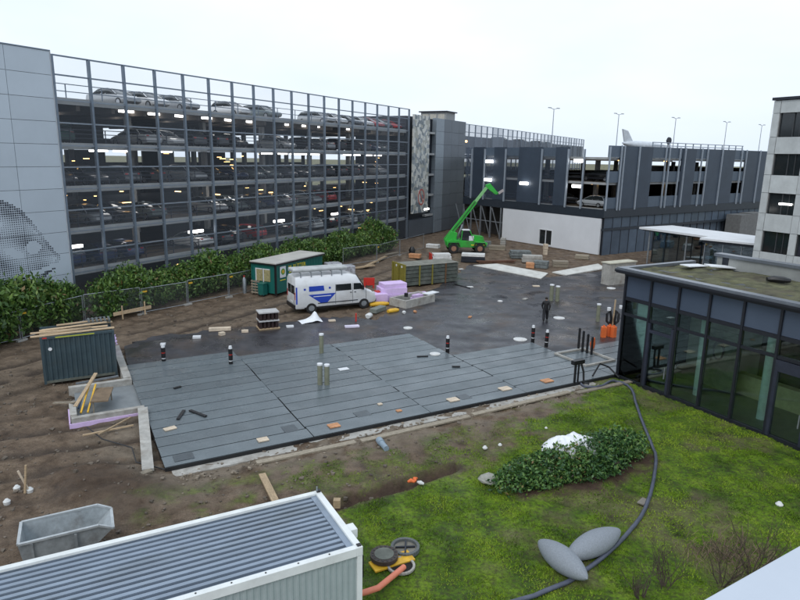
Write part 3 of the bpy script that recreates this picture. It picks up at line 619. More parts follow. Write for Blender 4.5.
# open truss bay
for s in (18.0, 20.2, 22.4, 24.6, 26.4):
    bx('truss_post', M_steel, wing, -.1, .1, s-.1, s+.1, 0, 4.64); MB().bar((.0, s, .1), (.0, s+2.0, 4.5), .12).build('truss_diagonal', M_steel, wing)
bx('truss_rail', M_steel, wing, -.05, .05, 17.6, 26.5, 2.4, 2.52)
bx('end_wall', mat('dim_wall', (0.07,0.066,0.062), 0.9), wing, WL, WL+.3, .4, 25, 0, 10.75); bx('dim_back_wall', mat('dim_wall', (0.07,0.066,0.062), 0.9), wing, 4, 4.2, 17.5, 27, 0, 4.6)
for s in (22.6, 25.2):
    for z in (6.0, 9.1): MB().bar((.1, s-1.0, z), (.1, s+.9, z+2.6), .12).build('truss_diagonal', M_steel, wing)
# glazed ground floor on the right face
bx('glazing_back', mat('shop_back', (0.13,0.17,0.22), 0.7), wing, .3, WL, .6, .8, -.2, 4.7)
M_gg = mat('blue_glass', (0.085,0.115,0.155), 0.15, var=0.12, scale=0.5, per_obj=0.12, spec=0.4)
for i in range(26):
    s = .2+i*1.75
    bx('glass_pane', M_gg, wing, s+.04, s+1.71, .02, .05, 3.42, 4.70)
    if s < 12: bx('glass_pane', M_gg, wing, s+.04, s+1.71, .02, .05, -.1, 3.1)
    bx('mullion', M_dark, wing, s-.04, s+.035, -.02, .1, -.2, 4.74)
bx('transom', M_wb, wing, .0, WL, -.06, .18, 3.12, 3.40)
bx('service_box', mat('service_box', (0.16,0.165,0.165), 0.7, var=0.15), wing, 28.2, 31.3, -2.5, -.3, 0, 4.2); bx('service_box', mat('service_box', (0.16,0.165,0.165), 0.7), wing, 31.8, 36, -2.2, -.3, 0, 4.3)
# window-glass reflections added as glowing strips, then warm lamps, in the wing openings
sl = MB().box(-.12,.12,-.75,.75,-.2,.2).build('reflection_strip', M_lamp_refl, wing, (-.4, 20.6, 11.2), bevel=.08)
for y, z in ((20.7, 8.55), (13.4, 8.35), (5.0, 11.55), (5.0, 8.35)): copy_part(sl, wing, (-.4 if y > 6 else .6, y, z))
wl2 = MB().box(-.25,.25,-.08,.08,-.08,.0).build('warm_glow', M_warm_glow, wing, (3, 5, 8.68))
for k in range(16): copy_part(wl2, wing, (random.uniform(1, 34), random.uniform(3, 10), random.choice((8.66, 11.7))))
def Wp(u, v, z=0): return (WO[0] + u*math.cos(WR) - v*math.sin(WR), WO[1] + u*math.sin(WR) + v*math.cos(WR), z)
put_car('hatchback', 'silver', Wp(1.9, 3.2, 5.8), WR+PI/2+R(8), 'silver hatchback on the first deck at the corner of the dark wing', 'cars parked in the dark wing')
put_car('saloon', 'dark grey', Wp(3.5, 9.4, 5.8), WR, 'dark grey saloon behind the fins of the dark wing', 'cars parked in the dark wing')
put_car('estate', 'black', Wp(4.0, 4.2, 9.0), WR+PI/2, 'black estate on the second deck at the corner of the dark wing', 'cars parked in the dark wing')
# roof rail, pale streamlined structure and dish on the wing roof
rr = thing('roof_railing', 'pale railing along the roof edge of the dark garage wing', 'railing', Wp(11, 1.6, 12.05), WR)
for i in range(13): bx('railing_post', M_fin, rr, i*1.9-.06, i*1.9+.06, -.06, .06, 0, 2.1)
for z in (2.0, 1.6): bx('rail', M_fin, rr, -.1, 23, -.05, .05, z, z+.1)
fin = thing('roof_sculpture', 'pale streamlined roof structure with an upswept tail fin', 'roof structure', Wp(7.0, 3.2, 12.05), WR)
MB().loft([[(x, r*math.cos(2*PI*k/12), 1.5+zo+r*.75*math.sin(2*PI*k/12)) for k in range(12)] for x, r, zo in ((-.2,.15,.35),(1.0,.55,.25),(3,.8,.1),(6,.85,0),(8.5,.6,-.05),(10,.2,-.1))]).build('hull', mat('pale_hull', (0.58,0.62,0.66), 0.5), fin, smooth=True)
MB().add([(x, y, z) for y in (-.1,.1) for x, z in ((.2,1.7),(1.9,2.0),(.6,3.4),(-.5,3.6))], [(0,1,2,3),(7,6,5,4),(0,4,5,1),(1,5,6,2),(2,6,7,3),(3,7,4,0)]).build('tail_fin', mat('pale_hull', (0.58,0.62,0.66), 0.5), fin)
for x in (2, 7): bx('support', mat('pale_hull', (0.58,0.62,0.66), 0.5), fin, x-.1, x+.1, -.1, .1, 0, 1.2)
ds = thing('roof_dish', 'small dark round dish on the roof of the dark garage wing', 'dish', Wp(16.6, 3.0, 11.9), WR)
MB().tube([(0,-.2,2.55),(0,0,2.55),(0,.3,2.55)], [.45,.5,.12], 16).build('dish', M_dark, ds, smooth=True); bx('mast', M_dark, ds, -.06,.06,-.06,.06,0,2.3)
# lamp masts on the roof deck
for i, (x, y) in enumerate(((25.67, 112.01), (40.32, 122.69), (54.64, 131.33), (70.05, 141.68), (82.71, 150.83))):
    lm = thing('lamp_mast', 'slim two-armed lamp mast on the roof deck, %s from the left' % ORD[i], 'lamp mast', (x, y, 11.9), WR, 'lamp masts on the roof deck')
    MB().tube([(0,0,0),(0,0,8.1)], [.09,.06], 8).build('mast', M_steel, lm)
    for s in (-1, 1): ar = MB().bar((0,0,8.05), (s*.9,0,8.25), .07).build('arm', M_steel, lm); bx('lamp_head', M_steel, ar, min(s*.75,s*1.35), max(s*.75,s*1.35), -.13,.13, 8.2, 8.32)
bx('mast_deck', M_slab, wing, WL*0+8, 60, WD+3, 60, 11.5, 11.8)

# ------------------------------------------------------------------ glass pavilion
pav = thing('glass_pavilion', 'low glass pavilion with dark frames and a planted roof beside the lawn', 'building', D(23.9, 0), DR)
M_fr = mat('anthracite_frame', (0.020,0.022,0.030), 0.4, 0.2, var=0.1); M_spn = mat('spandrel_glass', (0.070,0.092,0.135), 0.12, var=0.06, scale=0.5, per_obj=0.06)
M_pg = glass('green_glass', (0.84,0.93,0.89), 0.0); M_fas = mat('fascia_metal', (0.20,0.22,0.25), 0.35, 0.6, var=0.08)
PB = 1.68; NBP = 10
bx('floor', mat('pavilion_floor', (0.20,0.20,0.19), 0.4), pav, .1, 9, -17, -.1, -.25, .06); bx('roof_slab', M_dark, pav, .12, 5.65, -17, -.12, 5.3, 5.98)
bx('ceiling', mat('pavilion_ceiling', (0.45,0.46,0.45), 0.8), pav, .2, 5.6, -16.9, -.2, 5.2, 5.29)
bx('base_rail', M_fr, pav, -.06, .12, -17, 0, -.2, .14)
bx('head_rail', M_fr, pav, -.05, .14, -17, 0, 4.42, 4.60); bx('transom', M_fr, pav, -.05, .12, -17, 0, 3.58, 3.72)
bx('soffit_rail', M_fr, pav, -.12, .14, -17, .05, 5.74, 5.88)
bx('fascia', M_fr, pav, -.42, .2, -17, .42, 5.882, 6.04); bx('fascia_lip', M_fas, pav, -.46, -.40, -17, .46, 6.02, 6.12); bx('fascia_coping', M_fas, pav, -.40, .08, -17, .40, 6.122, 6.17); bx('fascia_edge', M_fr, pav, -.48, -.461, -17, .46, 5.95, 6.05)
bx('end_coping', M_fas, pav, .08, 5.7, .08, .42, 6.0, 6.16)
bx('end_wall', M_fr, pav, .1, 5.7, -.12, 0.0, 0, 5.9)
for i in range(NBP+1):
    y = -i*PB
    bx('mullion', M_fr, pav, -.09, .10, y-.055, y+.055, .1, 5.8)
    if i == NBP: break
    bx('spandrel_panel', M_spn, pav, .0, .05, y-PB+.06, y-.06, 4.61, 5.73)
    bx('upper_pane', M_pg, pav, .02, .035, y-PB+.06, y-.06, 3.73, 4.41)
    if i in (1, 5):
        d0 = thing('glazed_door', None, None); d0.parent = pav
        for a in ((y-PB+.06, y-PB+.20, .1, 3.55), (y-.20, y-.06, .1, 3.55)): bx('door_frame', mat('door_frame', (0.035,0.04,0.062), 0.4, 0.2), d0, -.10, .09, *a)
        bx('door_frame', mat('door_frame', (0.035,0.04,0.062), 0.4, 0.2), d0, -.10, .09, y-PB+.2, y-.2, 3.05, 3.55 if i == 5 else 3.2)
        bx('door_pane', M_pg, d0, .01, .03, y-PB+.2, y-.2, .14, 3.05); bx('top_pane', M_pg, d0, .01, .03, y-PB+.2, y-.2, 3.2, 3.57) if i == 1 else None; bx('door_handle', M_steel, d0, -.17, -.12, y-PB+.26, y-PB+.30, .9, 1.5)
    else: bx('lower_pane', M_pg, pav, .02, .035, y-PB+.06, y-.06, .14, 3.57)
# interior
bx('back_wall', mat('pavilion_wall', (0.42,0.43,0.36), 0.8, var=0.15, scale=0.5), pav, 5.6, 5.8, -17, -.1, 0, 5.3)
M_pc = mat('pale_column', (0.60,0.72,0.70), 0.5)
for y in (-3.9, -7.3, -10.7): MB().cyl((1.5, y, .05), .20, 5.2, 20).build('round_column', M_pc, pav, smooth=True)
bx('curtain_panel', M_pc, pav, .55, .65, -1.25, -.45, .1, 4.4)
bx('counter', mat('counter_beige', (0.52,0.48,0.28), 0.6), pav, 3.6, 4.1, -9.6, -4.6, .06, 1.15)
bx('dark_cupboard', M_dark, pav, 5.0, 5.58, -7.0, -4.8, .06, 3.1)
yp = bx('yellow_picture', mat('yellow_picture', (0.50,0.36,0.05), 0.6, var=0.5, scale=1.2), pav, 5.5, 5.58, -13, -8.4, 1.2, 3.6)
po = bx('portrait_poster', mat('poster_grey', (0.14,0.15,0.12), 0.7, var=0.2), pav, 2.6, 2.66, -5.2, -2.9, .3, 3.4)
MB().loft([[(2.59-e, -4.05+r*.33*math.cos(2*PI*k/20), 2.35+r*.55*math.sin(2*PI*k/20)) for k in range(20)] for e, r in ((0,1),(.008,1))]).build('dark_oval', mat('poster_hair', (0.03,0.025,0.02), 0.8), po)
MB().loft([[(2.578-e, -4.05+r*.22*math.cos(2*PI*k/20), 2.30+r*.38*math.sin(2*PI*k/20)) for k in range(20)] for e, r in ((0,1),(.006,1))]).build('pale_oval', mat('poster_face', (0.22,0.21,0.15), 0.8), po)
# planted roof
def rooftex(): return mat('sedum_roof', (0.095,0.095,0.045), 0.9, var=0.5, scale=1.3, bump=0.8, bscale=14, dirt=(0.075,0.055,0.04), dirt_amt=0.9)
rx, ry = np.meshgrid(np.linspace(.1, 5.6, 34), np.linspace(-16.9, 0.05, 90)); rz = 5.99 + (fbm(rx*1.6+70, ry*1.6)-.35)*.22*np.clip((rx-.1)*1.5, 0.1, 1)
me = bpy.data.meshes.new('planted_roof'); ii = np.arange(rx.size).reshape(rx.shape)
me.from_pydata(np.stack([rx.ravel(), ry.ravel(), rz.ravel()], 1).tolist(), [], np.stack([ii[:-1,:-1].ravel(), ii[:-1,1:].ravel(), ii[1:,1:].ravel(), ii[1:,:-1].ravel()], 1).tolist())
me.materials.append(rooftex()); o = bpy.data.objects.new('planted_roof', me); COL.objects.link(o); o.parent = pav
# raised block behind the planted roof
bx('raised_block', mat('roof_block_grey', (0.27,0.28,0.27), 0.7, var=0.12, scale=1.2), pav, 5.7, 6.1, -17, -1.2, 0, 6.62); bx('block_coping', M_fas, pav, 5.6, 6.2, -17, -1.05, 6.622, 6.78)
bx('block_hatch', M_dark, pav, 5.66, 5.695, -1.9, -1.55, 6.2, 6.6)
# loose things on the roof
for k, (u, v, a, ln, lb) in enumerate(((4.2, -.9, 12, 2.2, 'white board lying flat on the pavilion roof nearest its far end'), (5.0, -1.9, -15, 1.6, 'white board on the pavilion roof leaning towards the grey block'))):
    o = bx('white_board', M_white, None, -ln/2, ln/2, -.3, .3, 0, .05); o.location = D(23.9+u, v, 6.12+.06*k); o.rotation_euler = (R(4), R(5), DR+R(a)); tag(o, lb, 'board', 'boards on the pavilion roof')
o = MB().tube([(-.5,0,.12),(-.2,.1,.14),(.2,-.1,.15),(.5,0,.12)], [.1,.16,.16,.1], 8).build('black_sack', M_black, smooth=True); o.location = D(23.9+4.2, -5.6, 6.05); o.rotation_euler.z = DR-R(50); tag(o, 'black sack lying on the planted pavilion roof', 'sack')

# ------------------------------------------------------------------ office block on the right
off = thing('office_block', 'pale stone clad office block with dark ribbon windows at the right edge', 'building', (31, 54, 0), R(28))
M_stone = mat('pale_stone', (0.50,0.53,0.53), 0.75, var=0.10, scale=1.2, per_obj=0.06, bump=0.1); M_owf = mat('office_frame', (0.05,0.055,0.06), 0.5)
bx('core', mat('office_core', (0.10,0.10,0.10), 0.8), off, .55, 14, -24, .55, 0, 16.6)
bx('joint_backing', mat('joint_dark', (0.12,0.12,0.12), 0.9), off, .12, .54, .02, .69, 0, 16.7)
bx('roof_edge', M_dark, off, -.12, 14.2, -24.2, .8, 16.78, 17.0)
WZ = [(13.84,15.74),(10.76,12.47),(7.55,9.27),(4.3,6.07),(1.0,2.8)]
bays = [(-2.25,.05)] + [(-2.25-2.9*(k+1), -2.85-2.9*k+0.0) for k in range(7)]
levels = [16.75] + [z for w_ in WZ for z in (w_[1], w_[0])] + [0]
G_ = .015
for j in range(0, len(levels)-1):
    zt, zb = levels[j], levels[j+1]; windowrow = j % 2 == 1
    # corner pillar and pillars between bays
    pil = [(.07, .68)] + [(bays[k+1][1]+.0, bays[k][0]) for k in range(len(bays)-1)]
    for (a, b2) in pil: bx('stone_panel', M_stone, off, .0, .12, a+G_, b2-G_, zb+G_, zt-G_)
    for (a, b2) in bays:
        if not windowrow: bx('stone_panel', M_stone, off, .0, .12, a+G_, b2-G_, zb+G_, zt-G_)
        else:
            wn = bx('window', M_carglass, off, .24, .27, a+.04, b2-.04, zb+.02, zt-.02)
            for f2 in ((a, a+.06), (b2-.06, b2), ((a+b2)/2-.03, (a+b2)/2+.03), (a+(b2-a)*.25-.02, a+(b2-a)*.25+.02)): bx('frame', M_owf, wn, .16, .238, *f2, zb+.02, zt-.02)
            bx('blind', mat('blind_grey', (0.32,0.34,0.33), 0.8), wn, .275, .30, a+(b2-a)*.5, a+(b2-a)*.72, zb+.1, zt-.1)
bx('office_reflection', M_lamp_refl, off, .1, .2, -1.95, -.9, 8.35, 8.5)  # glowing strip added for a reflection in the window pane

# ------------------------------------------------------------------ flat white canopies and the glazed entrance below
can = thing('entrance_canopy', 'long flat white canopy over the glazed entrance below the dark wing', 'canopy', (27.6, 73.2, 0), R(-62.5))
M_cw = mat('canopy_white', (0.74,0.76,0.78), 0.5, var=0.05, scale=1)
bx('canopy_roof', M_cw, can, 0, 16.5, 0, 5.5, 4.0, 4.22); bx('canopy_soffit', M_dark, can, .3, 16.2, .3, 5.2, 3.85, 3.998)
for x in (1, 6, 11, 15.5): MB().cyl((x, .7, 0), .09, 3.84, 10).build('canopy_column', M_steel, can)
for i in range(9):
    bx('glass_pane', glass('entrance_glass', (0.45,0.58,0.66), 0.14), can, .5+i*1.75, .5+i*1.75+1.68, 2.0, 2.03, 0.1, 3.8); bx('mullion', M_dark, can, .43+i*1.75, .49+i*1.75, 1.95, 2.08, 0, 3.84)
bx('inner_wall', mat('entrance_wall', (0.10,0.13,0.16), 0.7), can, .3, 16.3, 5.0, 5.2, 0, 3.84)
can2 = thing('link_roof', 'second flat white roof running towards the stone office block', 'canopy', (28.6, 60.2, 0), R(-46))
bx('roof_sheet', M_cw, can2, 0, 14, 0, 3.6, 4.45, 4.62); bx('roof_fascia', M_dark, can2, .2, 13.8, .15, 3.5, 4.2, 4.448)
for i in range(8): bx('glass_pane', glass('entrance_glass', (0.45,0.58,0.66), 0.14), can2, .4+i*1.65, 2.0+i*1.65, .5, .53, .1, 4.2); bx('mullion', M_steel, can2, .33+i*1.65, .39+i*1.65, .45, .58, 0, 4.2)
bx('inner_wall', mat('entrance_wall', (0.10,0.13,0.16), 0.7), can2, .3, 13.7, 3.0, 3.2, 0, 4.2)
cw = thing('concrete_block', 'grey concrete shaft wall with pale top standing behind the glass pavilion', 'wall', (19.90, 59.07), DR)
bx('wall', M_conc, cw, 0, 3.5, 0, .35, 0, 2.1); bx('wall', M_conc, cw, .0, .35, .352, 1.0, 0, 2.1); bx('cap', mat('pale_cap', (0.52,0.50,0.40), 0.8), cw, -.08, 3.6, -.08, 1.1, 2.102, 2.2)

# ------------------------------------------------------------------ plants
def leaf_mat(name, lo, mid, hi):
    m = bpy.data.materials.new(name); m.use_nodes = True; t = m.node_tree; b = t.nodes['Principled BSDF']
    a = t.nodes.new('ShaderNodeAttribute'); a.attribute_name = 'hue'; r = t.nodes.new('ShaderNodeValToRGB'); e = r.color_ramp.elements
    e[0].position = 0.15; e[0].color = tuple(lo)+(1,); e[1].position = 0.9; e[1].color = tuple(hi)+(1,); k = e.new(0.5); k.color = tuple(mid)+(1,); k = e.new(0.975); k.color = (0.17,0.115,0.045,1)
    t.links.new(a.outputs['Fac'], r.inputs[0]); t.links.new(r.outputs[0], b.inputs['Base Color']); b.inputs['Roughness'].default_value = 0.45; b.inputs['Specular IOR Level'].default_value = 0.4
    return m
M_hedge = leaf_mat('hedge_leaf', (0.020,0.055,0.012), (0.065,0.14,0.025), (0.15,0.24,0.05)); M_juni = leaf_mat('juniper_leaf', (0.015,0.05,0.016), (0.055,0.135,0.035), (0.15,0.25,0.055))
M_bark = mat('bark', (0.07,0.055,0.04), 0.9, var=0.3)
def foliage(name, lobes, n, ls, m, parent, seed):
    g = np.random.default_rng(seed); P = []; H = []
    tot = sum(l[3]*l[4]*l[5] for l in lobes)
    for (x, y, z, a, b, c) in lobes:
        k = int(n*a*b*c/tot)+40; d = g.normal(size=(k, 3)); d /= np.linalg.norm(d, axis=1)[:, None]; r = g.uniform(0.55, 1.05, k)**0.6 + (g.random(k) < .07)*g.uniform(0, .38, k)
        bump = 1 + 0.38*np.sin(d[:,0]*7+seed)*np.sin(d[:,1]*6+x)*np.cos(d[:,2]*6+y)
        P.append(np.array([x, y, z]) + d*np.array([a, b, c])*(r*bump)[:, None]); H.append(np.clip(g.uniform(0, .75, k)+0.25*g.random()+ (g.random(k) < .06)*.3, 0, 1))
    P = np.concatenate(P); H = np.concatenate(H); ok = P[:,2] > 0.03; P = P[ok]; H = H[ok]; n = len(P)
    t1 = g.normal(size=(n,3)); t1 /= np.linalg.norm(t1, axis=1)[:,None]; t2 = np.cross(t1, g.normal(size=(n,3))); t2 /= np.linalg.norm(t2, axis=1)[:,None]; s = ls*g.uniform(.45, 1.75, n)[:,None]
    V = np.concatenate([P-t1*s, P+t2*s*.45, P+t1*s, P-t2*s*.45]); i = np.arange(n); F = np.stack([i, i+n, i+2*n, i+3*n], 1)
    me = bpy.data.meshes.new(name); me.from_pydata(V.tolist(), [], F.tolist()); fattr(me, 'hue', np.concatenate([H]*4)); me.materials.append(m)
    o = bpy.data.objects.new(name, me); COL.objects.link(o); o.parent = parent; return o
def stems(parent, n, h, r, seed, name='stem'):
    g = random.Random(seed); b = MB()
    for k in range(n):
        a = g.uniform(0, 6.28); e = g.uniform(.2, .6)*r; b.tube([(0,0,-.05),(math.cos(a)*e*.5, math.sin(a)*e*.5, h*.5),(math.cos(a)*e, math.sin(a)*e, h*g.uniform(.8, 1))], [.05,.035,.015], 6)
    return b.build(name, M_bark, parent)
protos = []
for v in range(4):
    g = random.Random(50+v); t = thing('shrub', 'x', 'shrub')
    lobes = [(g.uniform(-.5,.5), g.uniform(-.4,.4), .75+g.uniform(-.1,.5), g.uniform(.75,1.05), g.uniform(.65,.9), g.uniform(.65,.95)) for _ in range(7)]
    foliage('crown', lobes, 5200, .085, M_hedge, t, 60+v); stems(t, 5, 1.5, .9, v); protos.append(t)
    for ob in [t] + list(t.children): COL.objects.unlink(ob)
def put_shrub(loc, sc, rz, v, label, group):
    r = copy_tree(protos[v % 4]); r.location = loc; r.scale = sc; r.rotation_euler = (0, 0, rz); tag(r, label, 'shrub', group)
random.seed(21)
for i, (x, y, s) in enumerate(((-9.4,-3.2,1.35),(-7.6,-2.6,1.25),(-5.7,-2.6,1.35),(-3.9,-2.2,1.2),(-2.2,-1.9,1.0))):
    put_shrub(Gp(x, y, -.02), (s*1.25, s*1.1, s*1.42), random.uniform(0, 6), i, '%s evergreen shrub from the left in front of the grey panel wall' % ORD[i], 'shrubs before the panel wall')
n = 22
for i in range(n):
    x = 1.0 + i*1.87; s = 1.02 + .12*math.sin(i*1.7) + (.22 if i > 19 else 0)
    put_shrub(Gp(x, -2.9+.25*math.sin(i*2.3), -.02), (s*1.3, s*1.25, s*(1.42+.12*math.sin(i*2.9))), random.uniform(0, 6), i, '%s shrub from the grey panel wall in the long hedge below the car park' % ORD[i], 'hedge shrubs')
# low spreading bush on the lawn
jb = thing('juniper_bush', 'low spreading dark green bush beneath the white sheet on the lawn', 'bush', (6.9, 22.2, 0), R(22))
foliage('crown', [(-3.0,-.1,.25,.75,.6,.42),(-2.2,.1,.4,.9,.75,.5),(-1.2,0,.45,1.0,.85,.6),(-.2,.2,.5,1.0,.85,.62),(.8,.1,.5,1.0,.85,.66),(1.7,.3,.55,.9,.8,.7),(2.5,.5,.5,.8,.8,.65),(3.2,.7,.4,.65,.6,.5),(.3,-.5,.3,1.4,.5,.4),(-1.8,-.45,.25,1.1,.45,.35)], 24000, .06, M_juni, jb, 5)
stems(jb, 9, .6, 3.0, 4)
# crumpled white sheet on the bush
gx2, gy2 = np.meshgrid(np.linspace(-1.25, 1.25, 44), np.linspace(-.85, .85, 30)); rim = np.clip(1-np.hypot(gx2/1.3, gy2/.9)**2, 0, 1)
sz = .42 + rim**.6*.62 + (fbm(gx2*2.3+5, gy2*2.3)-.47)*.35 + (fbm(gx2*6, gy2*6)-.47)*.14
keep = np.hypot(gx2/1.25, gy2/.85) + (fbm(gx2*3+1, gy2*3)-.47)*.8 < 1.0
ii = np.arange(gx2.size).reshape(gx2.shape); kk = keep[:-1,:-1] & keep[1:,1:] & keep[:-1,1:] & keep[1:,:-1]
me = bpy.data.meshes.new('plastic_sheet'); me.from_pydata(np.stack([gx2.ravel(), gy2.ravel(), sz.ravel()], 1).tolist(), [], np.stack([ii[:-1,:-1][kk], ii[:-1,1:][kk], ii[1:,1:][kk], ii[1:,:-1][kk]], 1).tolist())
me.polygons.foreach_set('use_smooth', [True]*len(me.polygons)); me.materials.append(mat('white_sheet', (0.80,0.82,0.85), 0.45, var=0.03)); o = bpy.data.objects.new('plastic_sheet', me); COL.objects.link(o)
o.location = (6.85, 23.0, .1); o.rotation_euler = (R(-6), 0, R(20)); sm = o.modifiers.new('thick', 'SOLIDIFY'); sm.thickness = .02; tag(o, 'crumpled white plastic sheet draped behind the low dark bush', 'sheet')
# bare winter shrubs near the camera
def twig_shrub(loc, h, n, seed, label, col=(0.065,0.048,0.036)):
    t = thing('bare_shrub', label, 'shrub', loc, 0, 'bare winter shrubs'); g = random.Random(seed); b = MB()
    def grow(p, d, ln, r, lv):
        pts = [p]; q = p
        for k in range(4):
            d = (d + Vector((g.gauss(0,.16), g.gauss(0,.16), g.gauss(.05,.1)))).normalized(); q = q + d*ln/4; pts.append(q)
        b.tube(pts, [r*(1-.16*i) for i in range(5)], 4, cap=False)
        if lv > 0:
            for k in range(g.randint(2, 4)):
                i = g.randint(1, 4); dd_ = (d + Vector((g.gauss(0,.6), g.gauss(0,.6), g.gauss(.25,.3)))).normalized(); grow(pts[i], dd_, ln*g.uniform(.45,.7), r*.55, lv-1)
    for k in range(n):
        a = g.uniform(0, 6.28); grow(Vector((math.cos(a)*.1, math.sin(a)*.1, 0)), Vector((math.cos(a)*.45, math.sin(a)*.45, 1)).normalized(), h*g.uniform(.5,.8), .018, 2)
    b.build('twigs', mat('twig_bark', col, 0.9, var=0.2), t); return t
twig_shrub((*(10.45, 16.24), 0), 1.9, 9, 1, 'bare twiggy shrub just above the white ledge at bottom right')
twig_shrub((*(9.34, 15.77), 0), 1.5, 8, 2, 'bare shrub left of the tallest twigs near the white ledge')
twig_shrub((*(7.61, 15.59), 0), 1.2, 10, 3, 'low bare shrub at the bottom edge right of the stone seeds')
twig_shrub((*(6.78, 15.16), 0), 1.0, 9, 4, 'leftmost low bare shrub at the bottom edge of the lawn')
# dry brush heap: many pale stalks
g = random.Random(9); b = MB()
for k in range(420):
    x = g.gauss(0,.75); y = g.gauss(0,.5); a = g.uniform(0,6.28); l = g.uniform(.15,.5); b.bar((x,y,.0), (x+math.cos(a)*l*.6, y+math.sin(a)*l*.6, g.uniform(.05,.4)), .010)
o = b.build('dry_brush', mat('dry_stalk', (0.20,0.145,0.10), 0.9, var=0.3)); o.location = (*(10.44, 17.19), 0); tag(o, 'heap of dry brown stalks among the bare shrubs', 'brush', kind='stuff')

# ------------------------------------------------------------------ white and blue van
VA = R(90-63); vr = (-7.79, 45.86)
van = thing('site_van', 'white high-roof van with blue side graphics and roof rack beside the green hut', 'van', (vr[0], vr[1], 0.02), VA)
M_vw = mat('van_white', (0.74,0.76,0.78), 0.3, var=0.04, coat=0.5, dirt=(0.40,0.37,0.33), dirt_amt=0.5, scale=1.2); M_blue = mat('van_blue', (0.02,0.06,0.42), 0.35, var=0.05)
def vring(x, zb, zt, w):
    wt = w*.88; return [(x,.02+(1-w)*.5+y_,z) for y_, z in ((.08,zb),(2*w-.08,zb),(2*w,zb+.15),(2*w,min(1.9,zt-.1)),(2*w-(w-wt)*.6,zt-.14),(2*w-.22,zt),(.22,zt),((w-wt)*.6,zt-.14),(0,min(1.9,zt-.1)),(0,zb+.15))]
MB().loft([vring(0,.42,2.40,.99), vring(.05,.36,2.52,1.0), vring(.35,.34,2.58,1.0), vring(3.7,.34,2.56,1.0), vring(4.25,.34,2.42,1.0), vring(4.52,.34,2.02,1.0), vring(4.86,.34,1.42,1.0), vring(5.35,.36,1.22,.97), vring(5.58,.40,1.0,.93), vring(5.66,.46,.78,.88)]).build('van_body', M_vw, van, smooth=True)
bx('sill', M_black, van, .6, 4.9, .04, .30, .30, .42); bx('bumper', M_black, van, -.08, .02, .1, 1.95, .34, .62, .03); bx('bumper', M_black, van, 5.55, 5.74, .2, 1.85, .36, .6, .03)
ys = .008
for nm_, pts in (('side_window', ((2.75,1.42),(3.85,1.42),(3.82,1.88),(2.75,1.88))), ('cab_window', ((4.0,1.42),(4.78,1.42),(4.50,1.86),(4.0,1.88)))):
    MB().add([(x, ys, z) for x, z in pts]+[(x, ys+.04, z) for x, z in pts], [(0,1,2,3),(7,6,5,4),(0,4,5,1),(1,5,6,2),(2,6,7,3),(3,7,4,0)]).build(nm_, M_carglass, van)
for pts in (((.9,1.52),(1.95,1.52),(1.9,1.88),(.9,1.88)), ((.85,1.30),(2.75,1.30),(2.1,.62),(1.75,.62))):
    MB().add([(x, ys+.002, z) for x, z in pts]+[(x, ys+.03, z) for x, z in pts], [(0,1,2,3),(7,6,5,4),(0,4,5,1),(1,5,6,2),(2,6,7,3),(3,7,4,0)]).build('blue_graphic', M_blue, van)
MB().add([(x, y, z) for y in (ys+.004, .05) for x, z in ((.02,.7),(.12,.7),(.12,1.88),(.02,1.88))], [(0,1,2,3),(7,6,5,4),(0,4,5,1),(1,5,6,2),(2,6,7,3),(3,7,4,0)]).build('blue_stripe', M_blue, van)
for x in (2.25, .55): bx('blue_dot', M_blue, van, x, x+.14, ys+.003, .03, 1.62, 1.76)
bx('white_lettering', M_white, van, 1.2, 2.4, ys-.004, ys+.001, 1.12, 1.17)
MB().add([(-.012,.25,1.35),(-.012,.95,1.35),(-.012,.95,1.95),(-.012,.25,1.95)], [(0,1,2,3)]).build('rear_window', M_carglass, van); MB().add([(-.012,1.06,1.35),(-.012,1.76,1.35),(-.012,1.76,1.95),(-.012,1.06,1.95)], [(0,1,2,3)]).build('rear_window', M_carglass, van)
for y in (.06, 1.84): bx('tail_light', M_tail, van, -.02, .03, y, y+.12, 1.0, 1.5)
bx('mirror', M_black, van, 4.55, 4.68, -.22, .02, 1.4, 1.72, .02); bx('headlight', M_head, van, 5.3, 5.6, .1, .3, .85, 1.1, .03)
MB().add([(4.30,.28,2.36),(4.86,.16,1.47),(4.86,1.84,1.47),(4.30,1.72,2.36)], [(0,1,2,3)]).build('windscreen', M_carglass, van, loc=(.035,0,.03))
for x in (1.05, 4.75):
    for y in (.10, 1.90):
        wv = MB().tube([(0,-.11,0),(0,.11,0)], .35, 18).build('wheel', M_rubber, van, (x, y, .35), smooth=True); MB().tube([(0,-.12,0),(0,.12,0)], .2, 12).build('rim', M_steel, wv)
for x in (.4, 1.1, 1.8, 2.5, 3.2): MB().bar((x,.15,2.82),(x,1.85,2.82),.05).bar((x,.15,2.5),(x,.15,2.82),.05).bar((x,1.85,2.5),(x,1.85,2.82),.05).build('rack_bar', M_steel, van)
for y, r in ((.35,.14), (.75,.12), (1.2,.13)): MB().tube([(-.1,y,2.98),(3.6,y,2.98)], r, 10).build('roof_pipe', mat('pale_pipe', (0.46,0.48,0.48), 0.5, var=0.12), van, smooth=True)

for x in (2.72, 3.92, 4.9): bx('door_seam', M_dark, van, x, x+.015, .006, .03, .5, 1.9)
bx('door_seam', M_dark, van, -.004, .01, 1.0, 1.015, .65, 2.4); bx('number_plate', M_white, van, -.02, .005, .75, 1.25, .7, .82); bx('side_strip', M_dark, van, 1.5, 4.3, .0, .03, .62, .68)
for x in (3.75, 4.05): bx('door_handle', M_black, van, x, x+.12, -.012, .03, 1.22, 1.27)
van.scale = (1.17, 1.08, 1.10)
